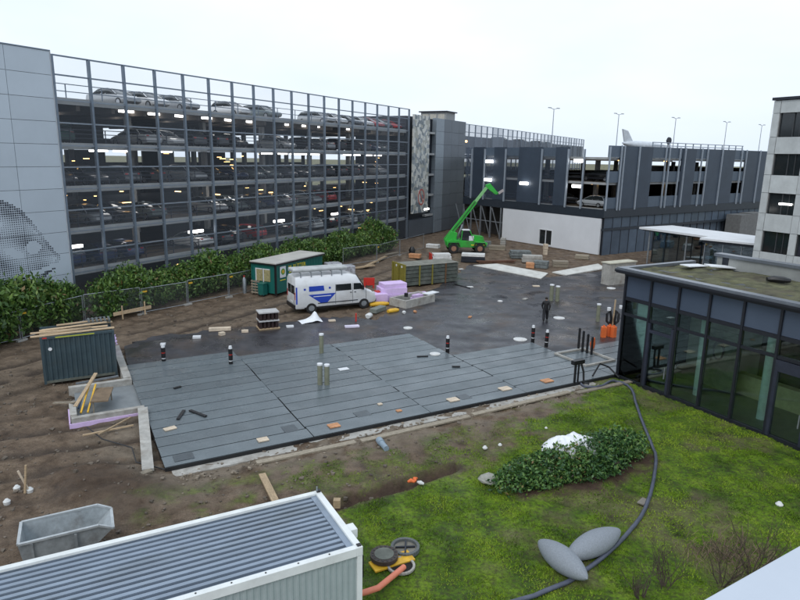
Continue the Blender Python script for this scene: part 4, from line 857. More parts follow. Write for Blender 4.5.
# ------------------------------------------------------------------ green site hut
hut = thing('site_hut', 'dark green site hut with yellow lettering and a pale flat roof', 'hut', (-10.55, 52.3, 0), R(63))
M_hg = mat('hut_green', (0.010,0.13,0.11), 0.45, var=0.1, scale=1); M_hr = mat('hut_roof', (0.52,0.51,0.47), 0.5, var=0.1, scale=0.8)
bx('hut_wall', M_hg, hut, 0, 7.0, 0, 2.5, .15, 2.65)
bx('hut_roof', M_hr, hut, -.15, 7.15, -.15, 2.65, 2.72, 2.80); bx('roof_rim', M_black, hut, -.18, 7.18, -.18, 2.68, 2.60, 2.718)
bx('corner_post', M_black, hut, -.06, .08, -.06, .08, 0, 2.6); bx('corner_post', M_hg, hut, -.06, .06, 2.44, 2.56, 0, 2.6)
for y in (.55, 1.35): w_ = bx('window', mat('louvre_yellow', (0.36,0.32,0.16), 0.7, var=0.3, scale=8), hut, -.05, -.01, y, y+.65, 1.15, 2.15); bx('window_frame', M_white, w_, -.07, -.051, y+.65, y+.74, .95, 2.25); bx('window_frame', M_white, w_, -.07, -.051, y, y+.64, 2.16, 2.24)
for k in range(28): bx('wall_rib', M_hg, hut, .3+k*.24, .36+k*.24, -.03, -.001, .2, 2.58) if not 1 < 0 and (k > 14) else None
lg = bx('logo_board', M_white, hut, .55, 1.35, -.06, -.035, 1.45, 2.4); MB().tube([(.95,-.075,1.95),(.95,-.061,1.95)], .27, 20).build('logo_ring', mat('logo_green', (0.10,0.30,0.05), 0.5), lg); MB().tube([(.95,-.085,1.95),(.95,-.076,1.95)], .15, 16).build('logo_dot', M_yellow, lg)
def lettering(txt, size, m, parent, loc, rot, name='lettering', ext=.004):
    cu = bpy.data.curves.new(name, 'FONT'); cu.body = txt; cu.size = size; cu.extrude = ext; o = bpy.data.objects.new('tmp', cu); COL.objects.link(o)
    dg = bpy.context.evaluated_depsgraph_get(); me = bpy.data.meshes.new_from_object(o.evaluated_get(dg)); bpy.data.objects.remove(o)
    me.materials.clear(); me.materials.append(m); o = bpy.data.objects.new(name, me); COL.objects.link(o); o.parent = parent; o.location = loc; o.rotation_euler = rot; return o
M_yl = mat('letter_yellow', (0.80,0.68,0.04), 0.5)
lettering('M. R\u00dcTTER', .52, M_yl, hut, (1.75,-.05,2.0), (PI/2,0,0)); lettering('Hochbau', .30, M_yl, hut, (1.75,-.05,1.62), (PI/2,0,0)) if 0 else None
bx('lettering_line', M_yl, hut, 1.8, 4.3, -.05, -.035, 1.72, 1.80); bx('lettering_line', M_yl, hut, 1.8, 2.6, -.05, -.035, 1.5, 1.56); bx('lettering_line', M_yl, hut, 3.2, 4.3, -.05, -.035, 1.5, 1.56); bx('lettering_line', M_yl, hut, .55, 1.3, -.05, -.035, 1.2, 1.26)
def Hp(u, v, z=0): c, s = math.cos(R(63)), math.sin(R(63)); return (-10.55+u*c-v*s, 52.3+u*s+v*c, z)
gb = thing('gas_bottle', 'grey gas bottle with a red cap left of the green hut', 'gas bottle', Hp(-.6, 2.9), 0)
MB().tube([(0,0,0),(0,0,1.25),(0,0,1.42)], [.17,.17,.07], 14).build('bottle', M_steel, gb, smooth=True); MB().cyl((0,0,1.42), .07, .14, 10).build('cap', M_red, gb)
wb = thing('wheelie_bin', 'dark green wheelie bin against the short side of the hut', 'bin', Hp(-.5, 1.0), R(63)); bx('bin_body', M_hg, wb, -.3,.3,-.28,.28,.08,1.0,.03); bx('bin_lid', M_hg, wb, -.33,.33,-.31,.31,1.003,1.1,.03)
for s in (-.2,.2): MB().tube([(-.25,s-.04,.1),(-.25,s+.04,.1)], .1, 10).build('wheel', M_rubber, wb)
wpl = thing('pallet_stack', 'upright wooden pallets leaning on the short side of the green hut', 'pallet', Hp(-.35, 1.9), R(63))
for k in range(5): bx('slat', M_wood2, wpl, -.06, 0, -.45, .45, .1+k*.24, .22+k*.24)
for y in (-.4, 0, .35): bx('stringer', M_wood2, wpl, 0.003, .09, y, y+.07, 0, 1.2)

# ------------------------------------------------------------------ green telehandler
tp = (6.11, 79.27)
tel = thing('telehandler', 'bright green telehandler with its boom raised in front of the white wall', 'telehandler', (tp[0], tp[1], 0), R(4))
M_tg = mat('machine_green', (0.03,0.42,0.045), 0.4, var=0.12, scale=1, dirt=(0.07,0.14,0.05), dirt_amt=0.9)
MB().xprism([(-.4,.75),(4.5,.75),(4.7,1.3),(3.2,1.5),(2.9,1.55),(.2,1.7),(-.5,1.5)], -1.05, 1.05).build('chassis', M_tg, tel, bevel=.04)
MB().xprism([(2.9,1.5),(4.55,1.32),(4.3,2.0),(3.0,2.15)], .1, 1.0).build('engine_cover', M_tg, tel, bevel=.05)
MB().xprism([(1.3,1.5),(2.9,1.5),(2.75,2.2),(2.3,2.85),(1.5,2.85),(1.25,2.2)], -1.0, -.1).build('cab', M_carglass, tel, bevel=.05); bx('cab_roof', M_white, tel, 1.45, 2.4, -1.03, -.07, 2.86, 2.95)
for p_, q_ in (((2.4,-1.01,2.85),(2.95,-1.01,1.5)), ((2.4,-.09,2.85),(2.95,-.09,1.5)), ((1.45,-1.01,2.85),(1.3,-1.01,1.5))): MB().bar(p_, q_, .1).build('cab_pillar', M_tg, tel)
MB().box(2.3,2.9,-1.06,-1.0,1.6,2.2).build('white_panel', M_white, tel)
MB().xprism([(-.5,.9),(.7,.9),(.9,2.5),(.1,2.7),(-.7,1.6)], -.6, .6).build('turret', M_tg, tel, bevel=.05)
b0 = Vector((-.2,.15,1.9)); dr = Vector((.60,0,.80)).normalized()
MB().bar(b0, b0+dr*5.6, .42, .48).build('boom', M_tg, tel, bevel=.03); bi = MB().bar(b0+dr*5.5, b0+dr*8.0, .30, .34).build('inner_boom', mat('machine_green_pale', (0.22,0.50,0.20), 0.4), tel, bevel=.02)
tip = b0+dr*8.0; MB().xprism([(tip.x-.35,tip.z+.1),(tip.x+.25,tip.z+.35),(tip.x+1.1,tip.z-.6),(tip.x+1.5,tip.z-.9),(tip.x+1.0,tip.z-1.05),(tip.x+.1,tip.z-.4)], -.05, .35).build('boom_head', M_tg, tel, bevel=.03)
MB().bar((tip.x+1.3,-.3,tip.z-.85),(tip.x+1.9,-.3,tip.z-.45),.12,.3).build('fork_plate', mat('fork_grey', (0.4,0.36,0.36), 0.5), tel)
MB().tube([tuple(b0+dr*.6+Vector((0,-.27,.1))), tuple(b0+dr*3+Vector((0,-.27,.0))), tuple(b0+dr*5.4+Vector((0,-.27,.1)))], .04, 6).build('hydraulic_hose', M_black, tel)
for x in (.4, 3.7): MB().xprism([(x-.8,.9),(x-.6,1.35),(x+.6,1.35),(x+.8,.9),(x+.7,.9),(x+.5,1.27),(x-.5,1.27),(x-.7,.9)], -1.3, -1.06).build('mudguard', M_black, tel)
for y in (-.8, .8): bx('work_lamp', M_head, tel, 4.55, 4.72, y-.12, y+.12, 1.1, 1.25, .02)
MB().tube([(.9,.15,1.4),(1.6,.15,3.5)], .11, 8).build('lift_cylinder', M_steel, tel)
for x in (.4, 3.7):
    for y in (-1.05, 1.05): wv = MB().tube([(0,-.22,0),(0,.22,0)], .62, 18).build('wheel', M_rubber, tel, (x, y, .62), smooth=True); MB().tube([(0,-.235,0),(0,.235,0)], .33, 12).build('hub', mat('hub_brown', (0.30,0.16,0.10), 0.6), wv)
lettering('MERLO', .45, M_yl, tel, (2.9,-1.06,.95), (PI/2,0,0)) if 0 else bx('yellow_stripe', M_yl, tel, 2.6, 4.4, -1.075, -1.055, 1.0, 1.12)

# ------------------------------------------------------------------ storage container with planks
con = thing('storage_container', 'dark blue-green corrugated container carrying timber planks left of the slate deck', 'container', D(-4.0, 12.15, .05), DR)
M_cg = mat('container_green', (0.050,0.080,0.095), 0.5, 0.2, var=0.15, scale=1.5, dirt=(0.09,0.10,0.09), dirt_amt=0.4); CLn, CD, CH = 3.45, 2.25, 2.5
def corr(x0, x1, y, z0, z1, n, d, flip=False):
    b = MB(); vs = []; st_ = (x1-x0)/n
    for k in range(n):
        a = x0+k*st_
        for fx, dy in ((0,0),(.3,0),(.5,d),(.8,d)): vs.append((a+fx*st_, y+dy))
    vs.append((x1, y)); m_ = len(vs); return b.add([(x, yy, z0) for x, yy in vs]+[(x, yy, z1) for x, yy in vs], [(k, k+1, m_+k+1, m_+k) for k in range(m_-1)])
corr(.1, CLn-.1, .03, .15, CH-.12, 14, .05).build('corrugated_side', M_cg, con); bx('end_wall', M_cg, con, .05, .08, .1, CD-.1, .15, CH-.1); bx('end_wall', M_cg, con, CLn-.08, CLn-.05, .1, CD-.1, .15, CH-.1); bx('rear_wall', M_cg, con, .1, CLn-.1, CD-.06, CD-.02, .15, CH-.1)
for x in (0, CLn-.12):
    for y in (0, CD-.12): bx('corner_post', M_cg, con, x, x+.12, y, y+.12, 0, CH)
for y in (-.004, CD-.116): bx('bottom_rail', mat('container_rail', (0.11,0.12,0.10), 0.6, var=0.2), con, .12, CLn-.12, y, y+.12, .05, .17); bx('top_rail', M_cg, con, .12, CLn-.12, y, y+.12, CH-.12, CH-.002)
bx('container_roof', M_cg, con, .13, CLn-.13, .125, CD-.125, CH-.15, CH-.06)
MB().tube([(.42,.025,1.85),(.42,.008,1.85)], .09, 14).build('white_sticker', M_white, con); bx('yellow_tape', mat('tape_yellow', (0.45,0.48,0.05), 0.5), con, .7, 2.5, -.01, .0, CH-.09, CH-.03); bx('red_tape', M_red, con, .12, .32, -.01, .0, CH-.08, CH-.01)
for k, (y, a, x, ln) in enumerate(((.35,3,1.55,3.9),(.75,-2,1.4,3.6),(1.15,5,1.6,3.2),(1.6,0,1.8,3.4),(.55,6,1.2,2.4),(1.9,-3,2.1,2.6))):
    o = bx('plank', M_wood, None, -ln/2, ln/2, -.11, .11, 0, .05); p = D(-4+x, 12.15+y); o.location = (p[0], p[1], CH+.052+.055*(k % 3)); o.rotation_euler = (0, R(-.5*k), DR+R(a)); tag(o, '%s plank lying on the dark container, counted from its front edge' % ORD[k], 'plank', 'planks on the container')
for k in range(6):
    o = bx('batten', mat('grey_batten', (0.10,0.11,0.11), 0.8), None, -.05, .05, -.45, .45, 0, .12); p = D(-4+2.35+k*.2, 12.15+1.75); o.location = (p[0], p[1], CH+.2); o.rotation_euler.z = DR; tag(o, '%s short grey batten from the left across the planks on the container' % ORD[k], 'batten', 'battens on the container')
sh_ = MB(); 
for k in range(7): sh_.add([(math.sin(k*2.1)*.05, k*.09, .05*(k % 2)), (.28+.05*math.cos(k*3), k*.09, .04*((k+1) % 2))], [])
sh_.f = [(2*k, 2*k+1, 2*k+3, 2*k+2) for k in range(6)]; sh_.m = [0]*6
o = sh_.build('lilac_sheet', M_lilac); o.location = D(-.50, 13.0, 1.5); o.rotation_euler = (R(80), R(10), DR+R(70)); o.modifiers.new('t', 'SOLIDIFY').thickness = .02; tag(o, 'crumpled lilac foil hanging at the right end of the dark container', 'foil')

# things lying round the concrete pit
def plank(label, a, b, w=.22, h=.05, m=None, z=None, name='plank', group=None):
    a = Vector((a[0], a[1], a[2] if len(a) > 2 else .08)); b = Vector((b[0], b[1], b[2] if len(b) > 2 else .08)); c = (a+b)/2; dv = b-a; ln = dv.length
    o = bx(name, m or M_wood, None, -ln/2, ln/2, -w/2, w/2, -h/2, h/2); o.location = c; o.rotation_euler = (0, -math.asin(dv.z/ln), math.atan2(dv.y, dv.x)); return tag(o, label, 'plank', group)
plank('wide pale beam leading from the concrete pit to the deck corner', D(-.05,6.0,.32), D(-.6,.2,.12), .42, .12, M_conc, name='beam')
plank('pale board propped upright beside the yellow frame at the pit', D(-2.75,7.4,.4), D(-1.7,9.4,1.2), .16, .06)
plank('short board crossing the pit corner by the container', D(-3.6,9.0,.15), D(-2.75,7.7,.5), .14, .06, M_wood2)
plank('long thin batten on the mud below the pit', D(-2.6,4.6,.12), D(-.6,4.75,.12), .07, .05)
plank('short thin batten crossing the long one below the pit', D(-2.0,4.3,.17), D(-.6,5.6,.17), .07, .05)
plank('pale board lying against the near corner of the deck', D(-1.9,-.4,.12), D(-.5,.1,.14), .25, .08, M_wood2)
plank('bluish metal rail behind the concrete pit', D(-2.6,10.9,.3), D(-.6,11.2,.3), .12, .08, M_steel, name='rail')
plank('wooden ramp board leading down from the footing to the cabin', (-5.05, 21.51)+(.1,), (-4.15, 19.59)+(.08,), .25, .07)
yf = thing('scaffold_frame', 'yellow and blue scaffold frame with a brown board at the pit corner', 'scaffold', D(-2.55,7.0,.1), DR+R(-12))
for x in (0, .28): MB().bar((x,0,.1),(x+.1,1.9,.75),.07).build('yellow_rail', M_yellow, yf)
bx('brown_board', mat('brown_board', (0.19,0.135,0.085), 0.8, var=0.2), yf, .4, 1.15, .1, 1.9, .5, .56); MB().bar((-.2,.6,.1),(-.1,1.8,.6),.07).build('blue_rail', mat('frame_blue', (0.05,0.10,0.20), 0.5), yf); MB().bar((.5,.2,-.1),(.5,.2,.5),.06).bar((1.05,1.7,-.1),(1.05,1.7,.5),.06).build('support', M_wood2, yf)
# skip
sk = thing('tipping_skip', 'open galvanised tipping skip behind the white site cabin', 'skip', (-9.75, 16.5, .03), R(27)); sk.scale = (.88, .92, 1.0)
M_sk = mat('skip_galv', (0.42,0.46,0.48), 0.5, 0.35, var=0.2, scale=2.5, dirt=(0.15,0.13,0.11), dirt_amt=0.8)
prof = [(-1.15,.0),(.55,.0),(1.35,.72),(1.05,1.1),(-1.25,1.05)]; yy = .66; b = MB()
yb = .46
def sy(z): return yb + (yy-yb)*z/1.1
def qd(p, q): b.add([(p[0],-sy(p[1]),p[1]),(q[0],-sy(q[1]),q[1]),(q[0],sy(q[1]),q[1]),(p[0],sy(p[1]),p[1])], [(0,1,2,3)])
for p, q in (((-1.1,0),(.35,0)), ((.35,0),(1.45,.92)), ((-1.1,0),(-1.25,1.06))): qd(p, q)
for s_ in (-1, 1): b.add([(x, s_*sy(z), z) for x, z in [(-1.1,0),(.35,0),(1.45,.92),(1.05,1.12),(-1.25,1.06)]], [(0,1,2,3,4)])
o = b.build('skip_body', M_sk, sk); o.modifiers.new('t', 'SOLIDIFY').thickness = .03
M_rg = mat('rim_galv', (0.50,0.53,0.54), 0.5, 0.4)
for s_ in (-1, 1): MB().bar((-1.25,s_*yy,1.08),(1.05,s_*yy,1.13),.09,.06).bar((1.05,s_*yy,1.13),(1.47,s_*sy(.92),.94),.09,.06).build('rim', M_rg, sk)
MB().bar((-1.26,-yy,1.08),(-1.26,yy,1.08),.09,.06).build('rim', M_rg, sk); MB().bar((1.47,-sy(.92),.93),(1.47,sy(.92),.93),.09,.06).build('rim', M_rg, sk)
for x in (.35, -.9): MB().bar((x,-yb-.04,.02),(x,-yy-.03,1.04),.08,.05,up=(0,1,0)).build('side_rib', M_sk, sk)
bx('skid', M_dark, sk, -1.0, .5, -.4, -.3, -.1, -.02); bx('skid', M_dark, sk, -1.0, .5, .3, .4, -.1, -.02)
# white site cabin in the foreground
cab = thing('site_cabin', 'white site cabin with a grey corrugated roof at the bottom left', 'cabin', (-.80, 13.23, 0), R(27.9))
M_cr = mat('cabin_roof', (0.27,0.325,0.395), 0.35, 0.45, var=0.10, scale=1.2, stretch=(.5,1.5,1), dirt=(0.17,0.19,0.20), dirt_amt=0.65, rvar=0.15, bump=0.05, bscale=3); M_cwh = mat('cabin_white', (0.74,0.77,0.76), 0.45, var=0.06, dirt=(0.45,0.46,0.44), dirt_amt=0.4, scale=2); M_cs = mat('cabin_side', (0.34,0.40,0.40), 0.5, var=0.06)
CL2, CW2 = 9.2, 2.86
vs_ = []; nr = 13; y0, y1 = .13, CW2-.13; stp = (y1-y0)/nr
for k in range(nr):
    for fy, dz in ((0,0),(.52,0),(.60,-.13),(.90,-.13)): vs_.append((y0+(k+fy)*stp, 2.70+dz))
vs_.append((y1, 2.70)); m_ = len(vs_)
MB().add([(-CL2+.1, y, z) for y, z in vs_]+[(-.30, y, z) for y, z in vs_], [(k, k+1, m_+k+1, m_+k) for k in range(m_-1)]).build('corrugated_roof', M_cr, cab)
bx('roof_end_flashing', M_cr, cab, -.30, -.13, .1, CW2-.1, 2.62, 2.715)
bx('roof_edge', M_cwh, cab, -CL2, -.14, CW2-.13, CW2+.02, 2.55, 2.77, .01); bx('roof_edge', M_cwh, cab, -CL2, -.14, -.02, .13, 2.55, 2.77, .01); bx('roof_edge', M_cwh, cab, -.14, .02, -.02, CW2+.02, 2.55, 2.775, .01)
o = corr(-CL2+.1, -.1, 0, .12, 2.55, 60, .02).build('side_wall', M_cs, cab); o.location = (0, .02, 0); bx('end_wall', M_cs, cab, -.06, -.01, .05, CW2-.05, .12, 2.55); bx('rear_wall', M_cs, cab, -CL2+.1, -.1, CW2-.07, CW2-.02, .12, 2.55)
for y in (-.01, CW2-.11): bx('corner_post', M_cwh, cab, -.12, .012, y, y+.12, 0, 2.548)
bx('floor_rail', M_cwh, cab, -CL2, -.13, -.005, .1, 0, .118)
bx('roof_bracket', M_cwh, cab, .022, .22, .75, 1.05, 2.5, 2.74); bx('lifting_eye', M_black, cab, -.10, 0, .02, .12, 2.777, 2.80); bx('lifting_eye', M_black, cab, -.1, 0, CW2-.12, CW2-.02, 2.777, 2.83); MB().cyl((-.1, CW2-.1, 2.83), .02, .12, 8).build('aerial', M_steel, cab)
bx('downpipe', M_black, cab, .013, .06, .02, .07, 1.9, 2.5)
for k in range(12): MB().cyl((-.8-k*.75, .055, 2.771), .02, .012, 8).build('rivet', M_black, cab)
# white ledge of the building the camera stands in
led = thing('window_ledge', 'smooth white metal ledge in the bottom right corner', 'ledge', (0, 0, 0)); a = (0.61, 1.13); b3 = (1.10, 1.43)
dv = Vector((b3[0]-a[0], b3[1]-a[1], 0)).normalized(); nv = Vector((dv.y, -dv.x, 0)); A_ = Vector((*a, 10.9))-dv*1.2
pts = [A_, A_+dv*2.8, A_+dv*2.8+nv*.5, A_+nv*.5]
MB().add([tuple(p) for p in pts]+[tuple(p-Vector((0,0,.04))) for p in pts], [(0,1,2,3),(7,6,5,4),(0,4,5,1),(1,5,6,2),(2,6,7,3),(3,7,4,0)]).build('sheet', mat('ledge_white', (0.50,0.55,0.62), 0.4, var=0.03), led, bevel=.004)
bx_ = [A_+nv*.03, A_+dv*2.7+nv*.03, A_+dv*2.7+nv*.4, A_+nv*.4]; MB().add([tuple(p-Vector((0,0,.042))) for p in bx_]+[tuple(p-Vector((0,0,.16))) for p in bx_], [(0,1,2,3),(7,6,5,4),(0,4,5,1),(1,5,6,2),(2,6,7,3),(3,7,4,0)]).build('ledge_core', mat('ledge_wall', (0.35,0.36,0.36), 0.8), led)

# ------------------------------------------------------------------ site fence
fpts = [(-29.5,31.2), (-26.6,34.6), (-23.80, 38.07), (-22.04, 42.58), (-19.16, 45.36), (-16.71, 48.27), (-14.30, 51.34), (-12.3,54.6)]
def fence_panel(a, b, label, clip=True):
    dv = Vector((b[0]-a[0], b[1]-a[1])); ln = dv.length; t = thing('fence_panel', label, 'fence', (a[0], a[1], ground_z(*a)), math.atan2(dv.y, dv.x), 'temporary site fence panels')
    MB().tube([(.06,0,.08),(.06,0,2.0)], .028, 6).build('fence_post', M_steel, t); MB().tube([(ln-.06,0,.08),(ln-.06,0,2.0)], .028, 6).build('fence_post', M_steel, t)
    MB().tube([(.06,0,1.98),(ln-.06,0,1.98)], .026, 6).build('top_tube', M_steel, t); MB().tube([(.06,0,.2),(ln-.06,0,.2)], .022, 6).build('bottom_tube', M_steel, t)
    MB().add([(.08,.0,.2),(ln-.08,.0,.2),(ln-.08,.0,1.97),(.08,.0,1.97)], [(0,1,2,3)]).build('wire_mesh', veil('wire_mesh', (0.22,0.24,0.24), 0.10), t)
    bx('concrete_foot', M_conc, t, -.33, .33, -.11, .11, 0, .13)
    if clip: bx('yellow_clip', M_yellow, t, .15, .5, -.03, -.01, 1.68, 1.80)
for i in range(len(fpts)-1): fence_panel(fpts[i], fpts[i+1], '%s site fence panel from the left in front of the shrubs' % ORD[i], i != 3)
f2 = [(-6.2,66.5), (-2.69, 70.20), (-0.13, 75.76), (2.99, 82.27)]
for i in range(3): fence_panel(f2[i], f2[i+1], '%s far fence panel beyond the end of the hedge' % ORD[i], i == 1)

# ------------------------------------------------------------------ pipes, poles and lids
def pole(p, h, label, lean=0):
    t = thing('marker_pole', label, 'pole', (*p, .05), 0, 'banded marker poles'); 
    for k in range(3): MB().cyl((0,0,h*(k/3)), .12, h/3-.06, 12).build('black_sleeve', M_black, t)
    for k in range(3): MB().cyl((0,0,h*((k+1)/3)-.06), .105, .06, 12).build('band', M_red if k == 1 else M_white, t)
    MB().cyl((0,0,h), .085, .10, 10).build('cap', M_white, t); t.rotation_euler = (R(lean), R(lean*.5), 0)
pole((-13.38, 34.13), 1.0, 'leftmost banded black pole at the back of the slate deck'); pole((-9.48, 33.82), 1.1, 'banded black pole at the step in the deck edge left of the twin pipes', 1)
pole((2.98, 37.12), .95, 'banded black pole beside the white lid in the middle of the site', -1); pole((8.72, 39.60), 1.05, 'banded black pole just below the walking person'); pole((9.42, 38.75), 1.0, 'banded black pole right of the one below the walking person', 2)
M_olive = mat('vent_pipe_grey', (0.20,0.21,0.15), 0.7, var=0.15)
def vent(p, h, label, r=.13):
    t = thing('vent_pipe', label, 'pipe', (*p, .05), 0, 'grey vent pipes'); MB().cyl((0,0,0), r, h, 14).build('pipe', M_olive, t, smooth=True); MB().cyl((0,0,h), r*1.12, .09, 14).build('cap', M_white, t)
vent((-4.06, 30.78), 1.2, 'left one of the twin grey vent pipes standing on the deck'); vent((-3.70, 30.80), 1.15, 'right one of the twin grey vent pipes standing on the deck'); vent((-4.65, 36.10), 1.25, 'single grey vent pipe behind the twin pipes on the deck')
vent((12.81, 52.14), 1.3, 'left one of two far grey vent pipes on the wet slab', .17); vent((13.29, 51.99), 1.2, 'right one of two far grey vent pipes on the wet slab', .17); vent((14.71, 45.34), 1.25, 'grey vent pipe near the corner of the glass pavilion', .14)
M_lid = mat('white_lid', (0.66,0.67,0.66), 0.6, var=0.1, dirt=(0.3,0.25,0.2), dirt_amt=0.5)
def lid(p, r, label, z=.05, m=None):
    o = MB().cyl((0,0,0), r, .05, 20).cyl((0,0,.05), r*.8, .03, 20, r2=r*.7).build('round_lid', m or M_lid, smooth=True); o.location = (*p, z); tag(o, label, 'lid', 'round lids on the slab')
lid((0.59, 42.48), .32, 'white round lid on the wet slab in front of the purple foam'); lid((8.00, 40.12), .45, 'large white round lid at the deck edge below the walking person'); lid((12.01, 46.04), .42, 'white round lid right of the walking person'); lid((2.16, 36.19), .32, 'white round lid on the deck next to a banded pole', .2)
lid((8.38, 51.43), .22, 'small pale lid in the far middle of the wet slab'); lid((19.69, 57.66), .4, 'pale lid in front of the concrete shaft wall')
M_otile = mat('orange_tile', (0.55,0.27,0.13), 0.7, var=0.2)
def slabtile(p, sx, sy, rz, label, m, z=.2, h=.05, name='tile', cat='tile'):
    o = MB().box(-sx/2,sx/2,-sy/2,sy/2,0,h).build(name, m, bevel=.008); o.location = (p[0], p[1], z); o.rotation_euler.z = rz; tag(o, label, cat)
M_cream = mat('cream_block', (0.62,0.52,0.40), 0.7, var=0.15)
slabtile((-9.77, 25.08), .5, .3, DR+.2, 'cream paper bag on the left part of the slate deck', M_cream); slabtile((-5.59, 24.17), .45, .35, DR, 'cream plate on the front strip of the slate deck', M_cream); slabtile((-2.80, 25.68), .5, .4, DR, 'orange plate on the front strip of the slate deck', M_otile)
slabtile((-0.87, 28.22), .22, .18, DR, 'tiny cream plate in the middle of the slate deck', M_cream); slabtile((0.04, 27.47), .25, .2, DR, 'small orange plate on the front strip of the deck', M_otile); slabtile((2.68, 28.95), .55, .42, DR, 'cream and orange plate on the deck front, left of its neighbour', M_cream); slabtile((5.48, 30.58), .6, .45, DR, 'pale orange plate right of the middle on the deck front', M_cream); slabtile((7.93, 31.88), .6, .45, DR, 'orange plate nearest to the black standpipe', M_otile); slabtile((-3.06, 33.16), .55, .35, DR, 'white plate right of the twin vent pipes', M_white)
def offcut(a, b, label):
    o = plank(label, (*a, .235), (*b, .235), .14, .06, M_black, name='membrane_offcut'); o['category'] = 'offcut'
offcut((-9.76, 26.03), (-9.83, 27.03), 'left black membrane roll on the deck, tilted up'); offcut((-9.56, 27.05), (-8.63, 26.40), 'right black membrane roll on the deck'); offcut((1.07, 35.61), (1.72, 35.74), 'black offcut near the back of the deck'); offcut((3.01, 33.90), (3.46, 33.93), 'short black offcut on the right deck field'); offcut((-11.26, 29.77), (-11.01, 30.06), 'small black offcut at the left of the deck')
# four standpipes in a white frame
sp_ = thing('timber_surround', 'white timber frame lying round the black standpipes', 'frame', D(23.1,1.6,.2), DR)
for a in ((0,2.4,0,.14),(0,2.4,2.5,2.64),(0,.14,.145,2.495),(2.26,2.4,.145,2.495)): bx('frame_bar', M_conc, sp_, *a, 0, .1)
for k, (x, y) in enumerate(((11.15, 37.59),(11.32, 37.30),(11.52, 37.01),(11.71, 36.72))):
    t = thing('standpipe', '%s black standpipe from the left in the white frame' % ORD[k], 'pipe', (*(x, y), .16), 0, 'black standpipes'); MB().cyl((0,0,0), .075, 1.25-.1*k+.15, 12).build('pipe', M_black, t); MB().cyl((0,0,1.25-.1*k+.15), .06, .06, 12).build('cap', M_dark, t)
o = MB().tube([(0,0,0),(0,0,.3),(.05,0,.7)], [.12,.17,.08], 10).build('orange_cover', M_orange, smooth=True); o.location = (*(12.16, 38.06), .18); tag(o, 'orange cover behind the black standpipes', 'cover')
hy = thing('standpipe_stand', 'black hose stand at the front edge of the deck', 'hose stand', D(20.8, .0, .05), DR)
MB().bar((-.12,0,0),(-.12,0,1.25),.09).bar((.16,.05,0),(.16,.05,1.2),.07).build('stand_leg', M_black, hy); bx('manifold', M_black, hy, -.35,.42,-.12,.14,1.15,1.38,.03); MB().tube([(.25,0,1.2),(.38,-.1,.7),(.35,-.2,.15),(.6,-.35,.06)], .055, 8).build('hose_tail', M_black, hy)
hose_px = [(3.40, 14.88), (4.66, 15.56), (5.66, 16.30), (7.08, 17.72), (8.20, 19.05), (9.11, 20.55), (10.03, 22.44), (10.53, 23.71), (10.86, 25.12), (11.30, 27.24), (11.78, 29.32), (12.17, 30.98), (12.04, 32.15), (11.55, 32.28), (10.65, 31.48), (9.85, 31.45), (9.77, 32.51)]
pts = []
hp = [Vector(((2.00, 14.42)[0], (2.00, 14.42)[1], .06))]+[Vector((x, y, .06)) for x, y in hose_px]
for i in range(len(hp)-1):
    p0, p1, p2, p3 = hp[max(i-1,0)], hp[i], hp[i+1], hp[min(i+2, len(hp)-1)]
    for k in range(6):
        t_ = k/6; q = .5*((2*p1)+(p2-p0)*t_+(2*p0-5*p1+4*p2-p3)*t_**2+(3*p1-p0-3*p2+p3)*t_**3); q.z = max(ground_z(q.x, q.y), -.03)+.075; pts.append(q)
tag(MB().tube(pts, .068, 10).build('drain_hose', mat('hose_grey', (0.075,0.085,0.12), 0.45, var=0.15), smooth=True), 'long grey hose winding across the lawn from the hose stand', 'hose')
loop = [D(22.2,.2,.25), D(23.0,.5,.75), D(23.6,.4,.5), D(23.7,-.3,.1)]
tag(MB().tube(loop, .05, 8).build('short_hose', M_black, smooth=True), 'short black hose loop at the pavilion corner', 'hose')
# cables at the pit
cb = [D(-2.4,5.6,.06), D(-1.9,4.0,.06), D(-.9,2.6,.06), D(-.9,1.2,.06), D(.0,.0,.1)]
tag(MB().tube(cb, .025, 6).build('cable', M_black, smooth=True), 'thin dark cable on the mud below the pit', 'cable')

# stone seeds
def seed(a, b, wdt, h, label):
    a = Vector((*a, 0)); b = Vector((*b, 0)); ln = (b-a).length*1.02; o = MB()
    rings = []
    for i in range(25):
        t_ = i/24; r = (math.sin(PI*t_)**.64)*(1-.0*t_); r = max(r, .015); rings.append([((t_-.5)*ln, wdt*r*math.cos(2*PI*k/24), h*r*math.sin(2*PI*k/24)) for k in range(24)])
    ob = o.loft(rings).build('stone_seed', mat('grey_stone', (0.24,0.265,0.295), 0.8, var=0.12, scale=25, bump=0.35, bscale=70), smooth=True)
    ob.location = ((a+b)/2 + Vector((0,0,h*.86))); ob.rotation_euler.z = math.atan2((b-a).y, (b-a).x); tag(ob, label, 'sculpture', 'stone seed sculptures')
seed((4.41, 17.28), (5.39, 15.52), .40, .36, 'grey almond-shaped stone sculpture in front, overlapping its twin'); seed((5.07, 16.48), (7.12, 17.93), .40, .36, 'grey almond-shaped stone sculpture behind, beside the hose')
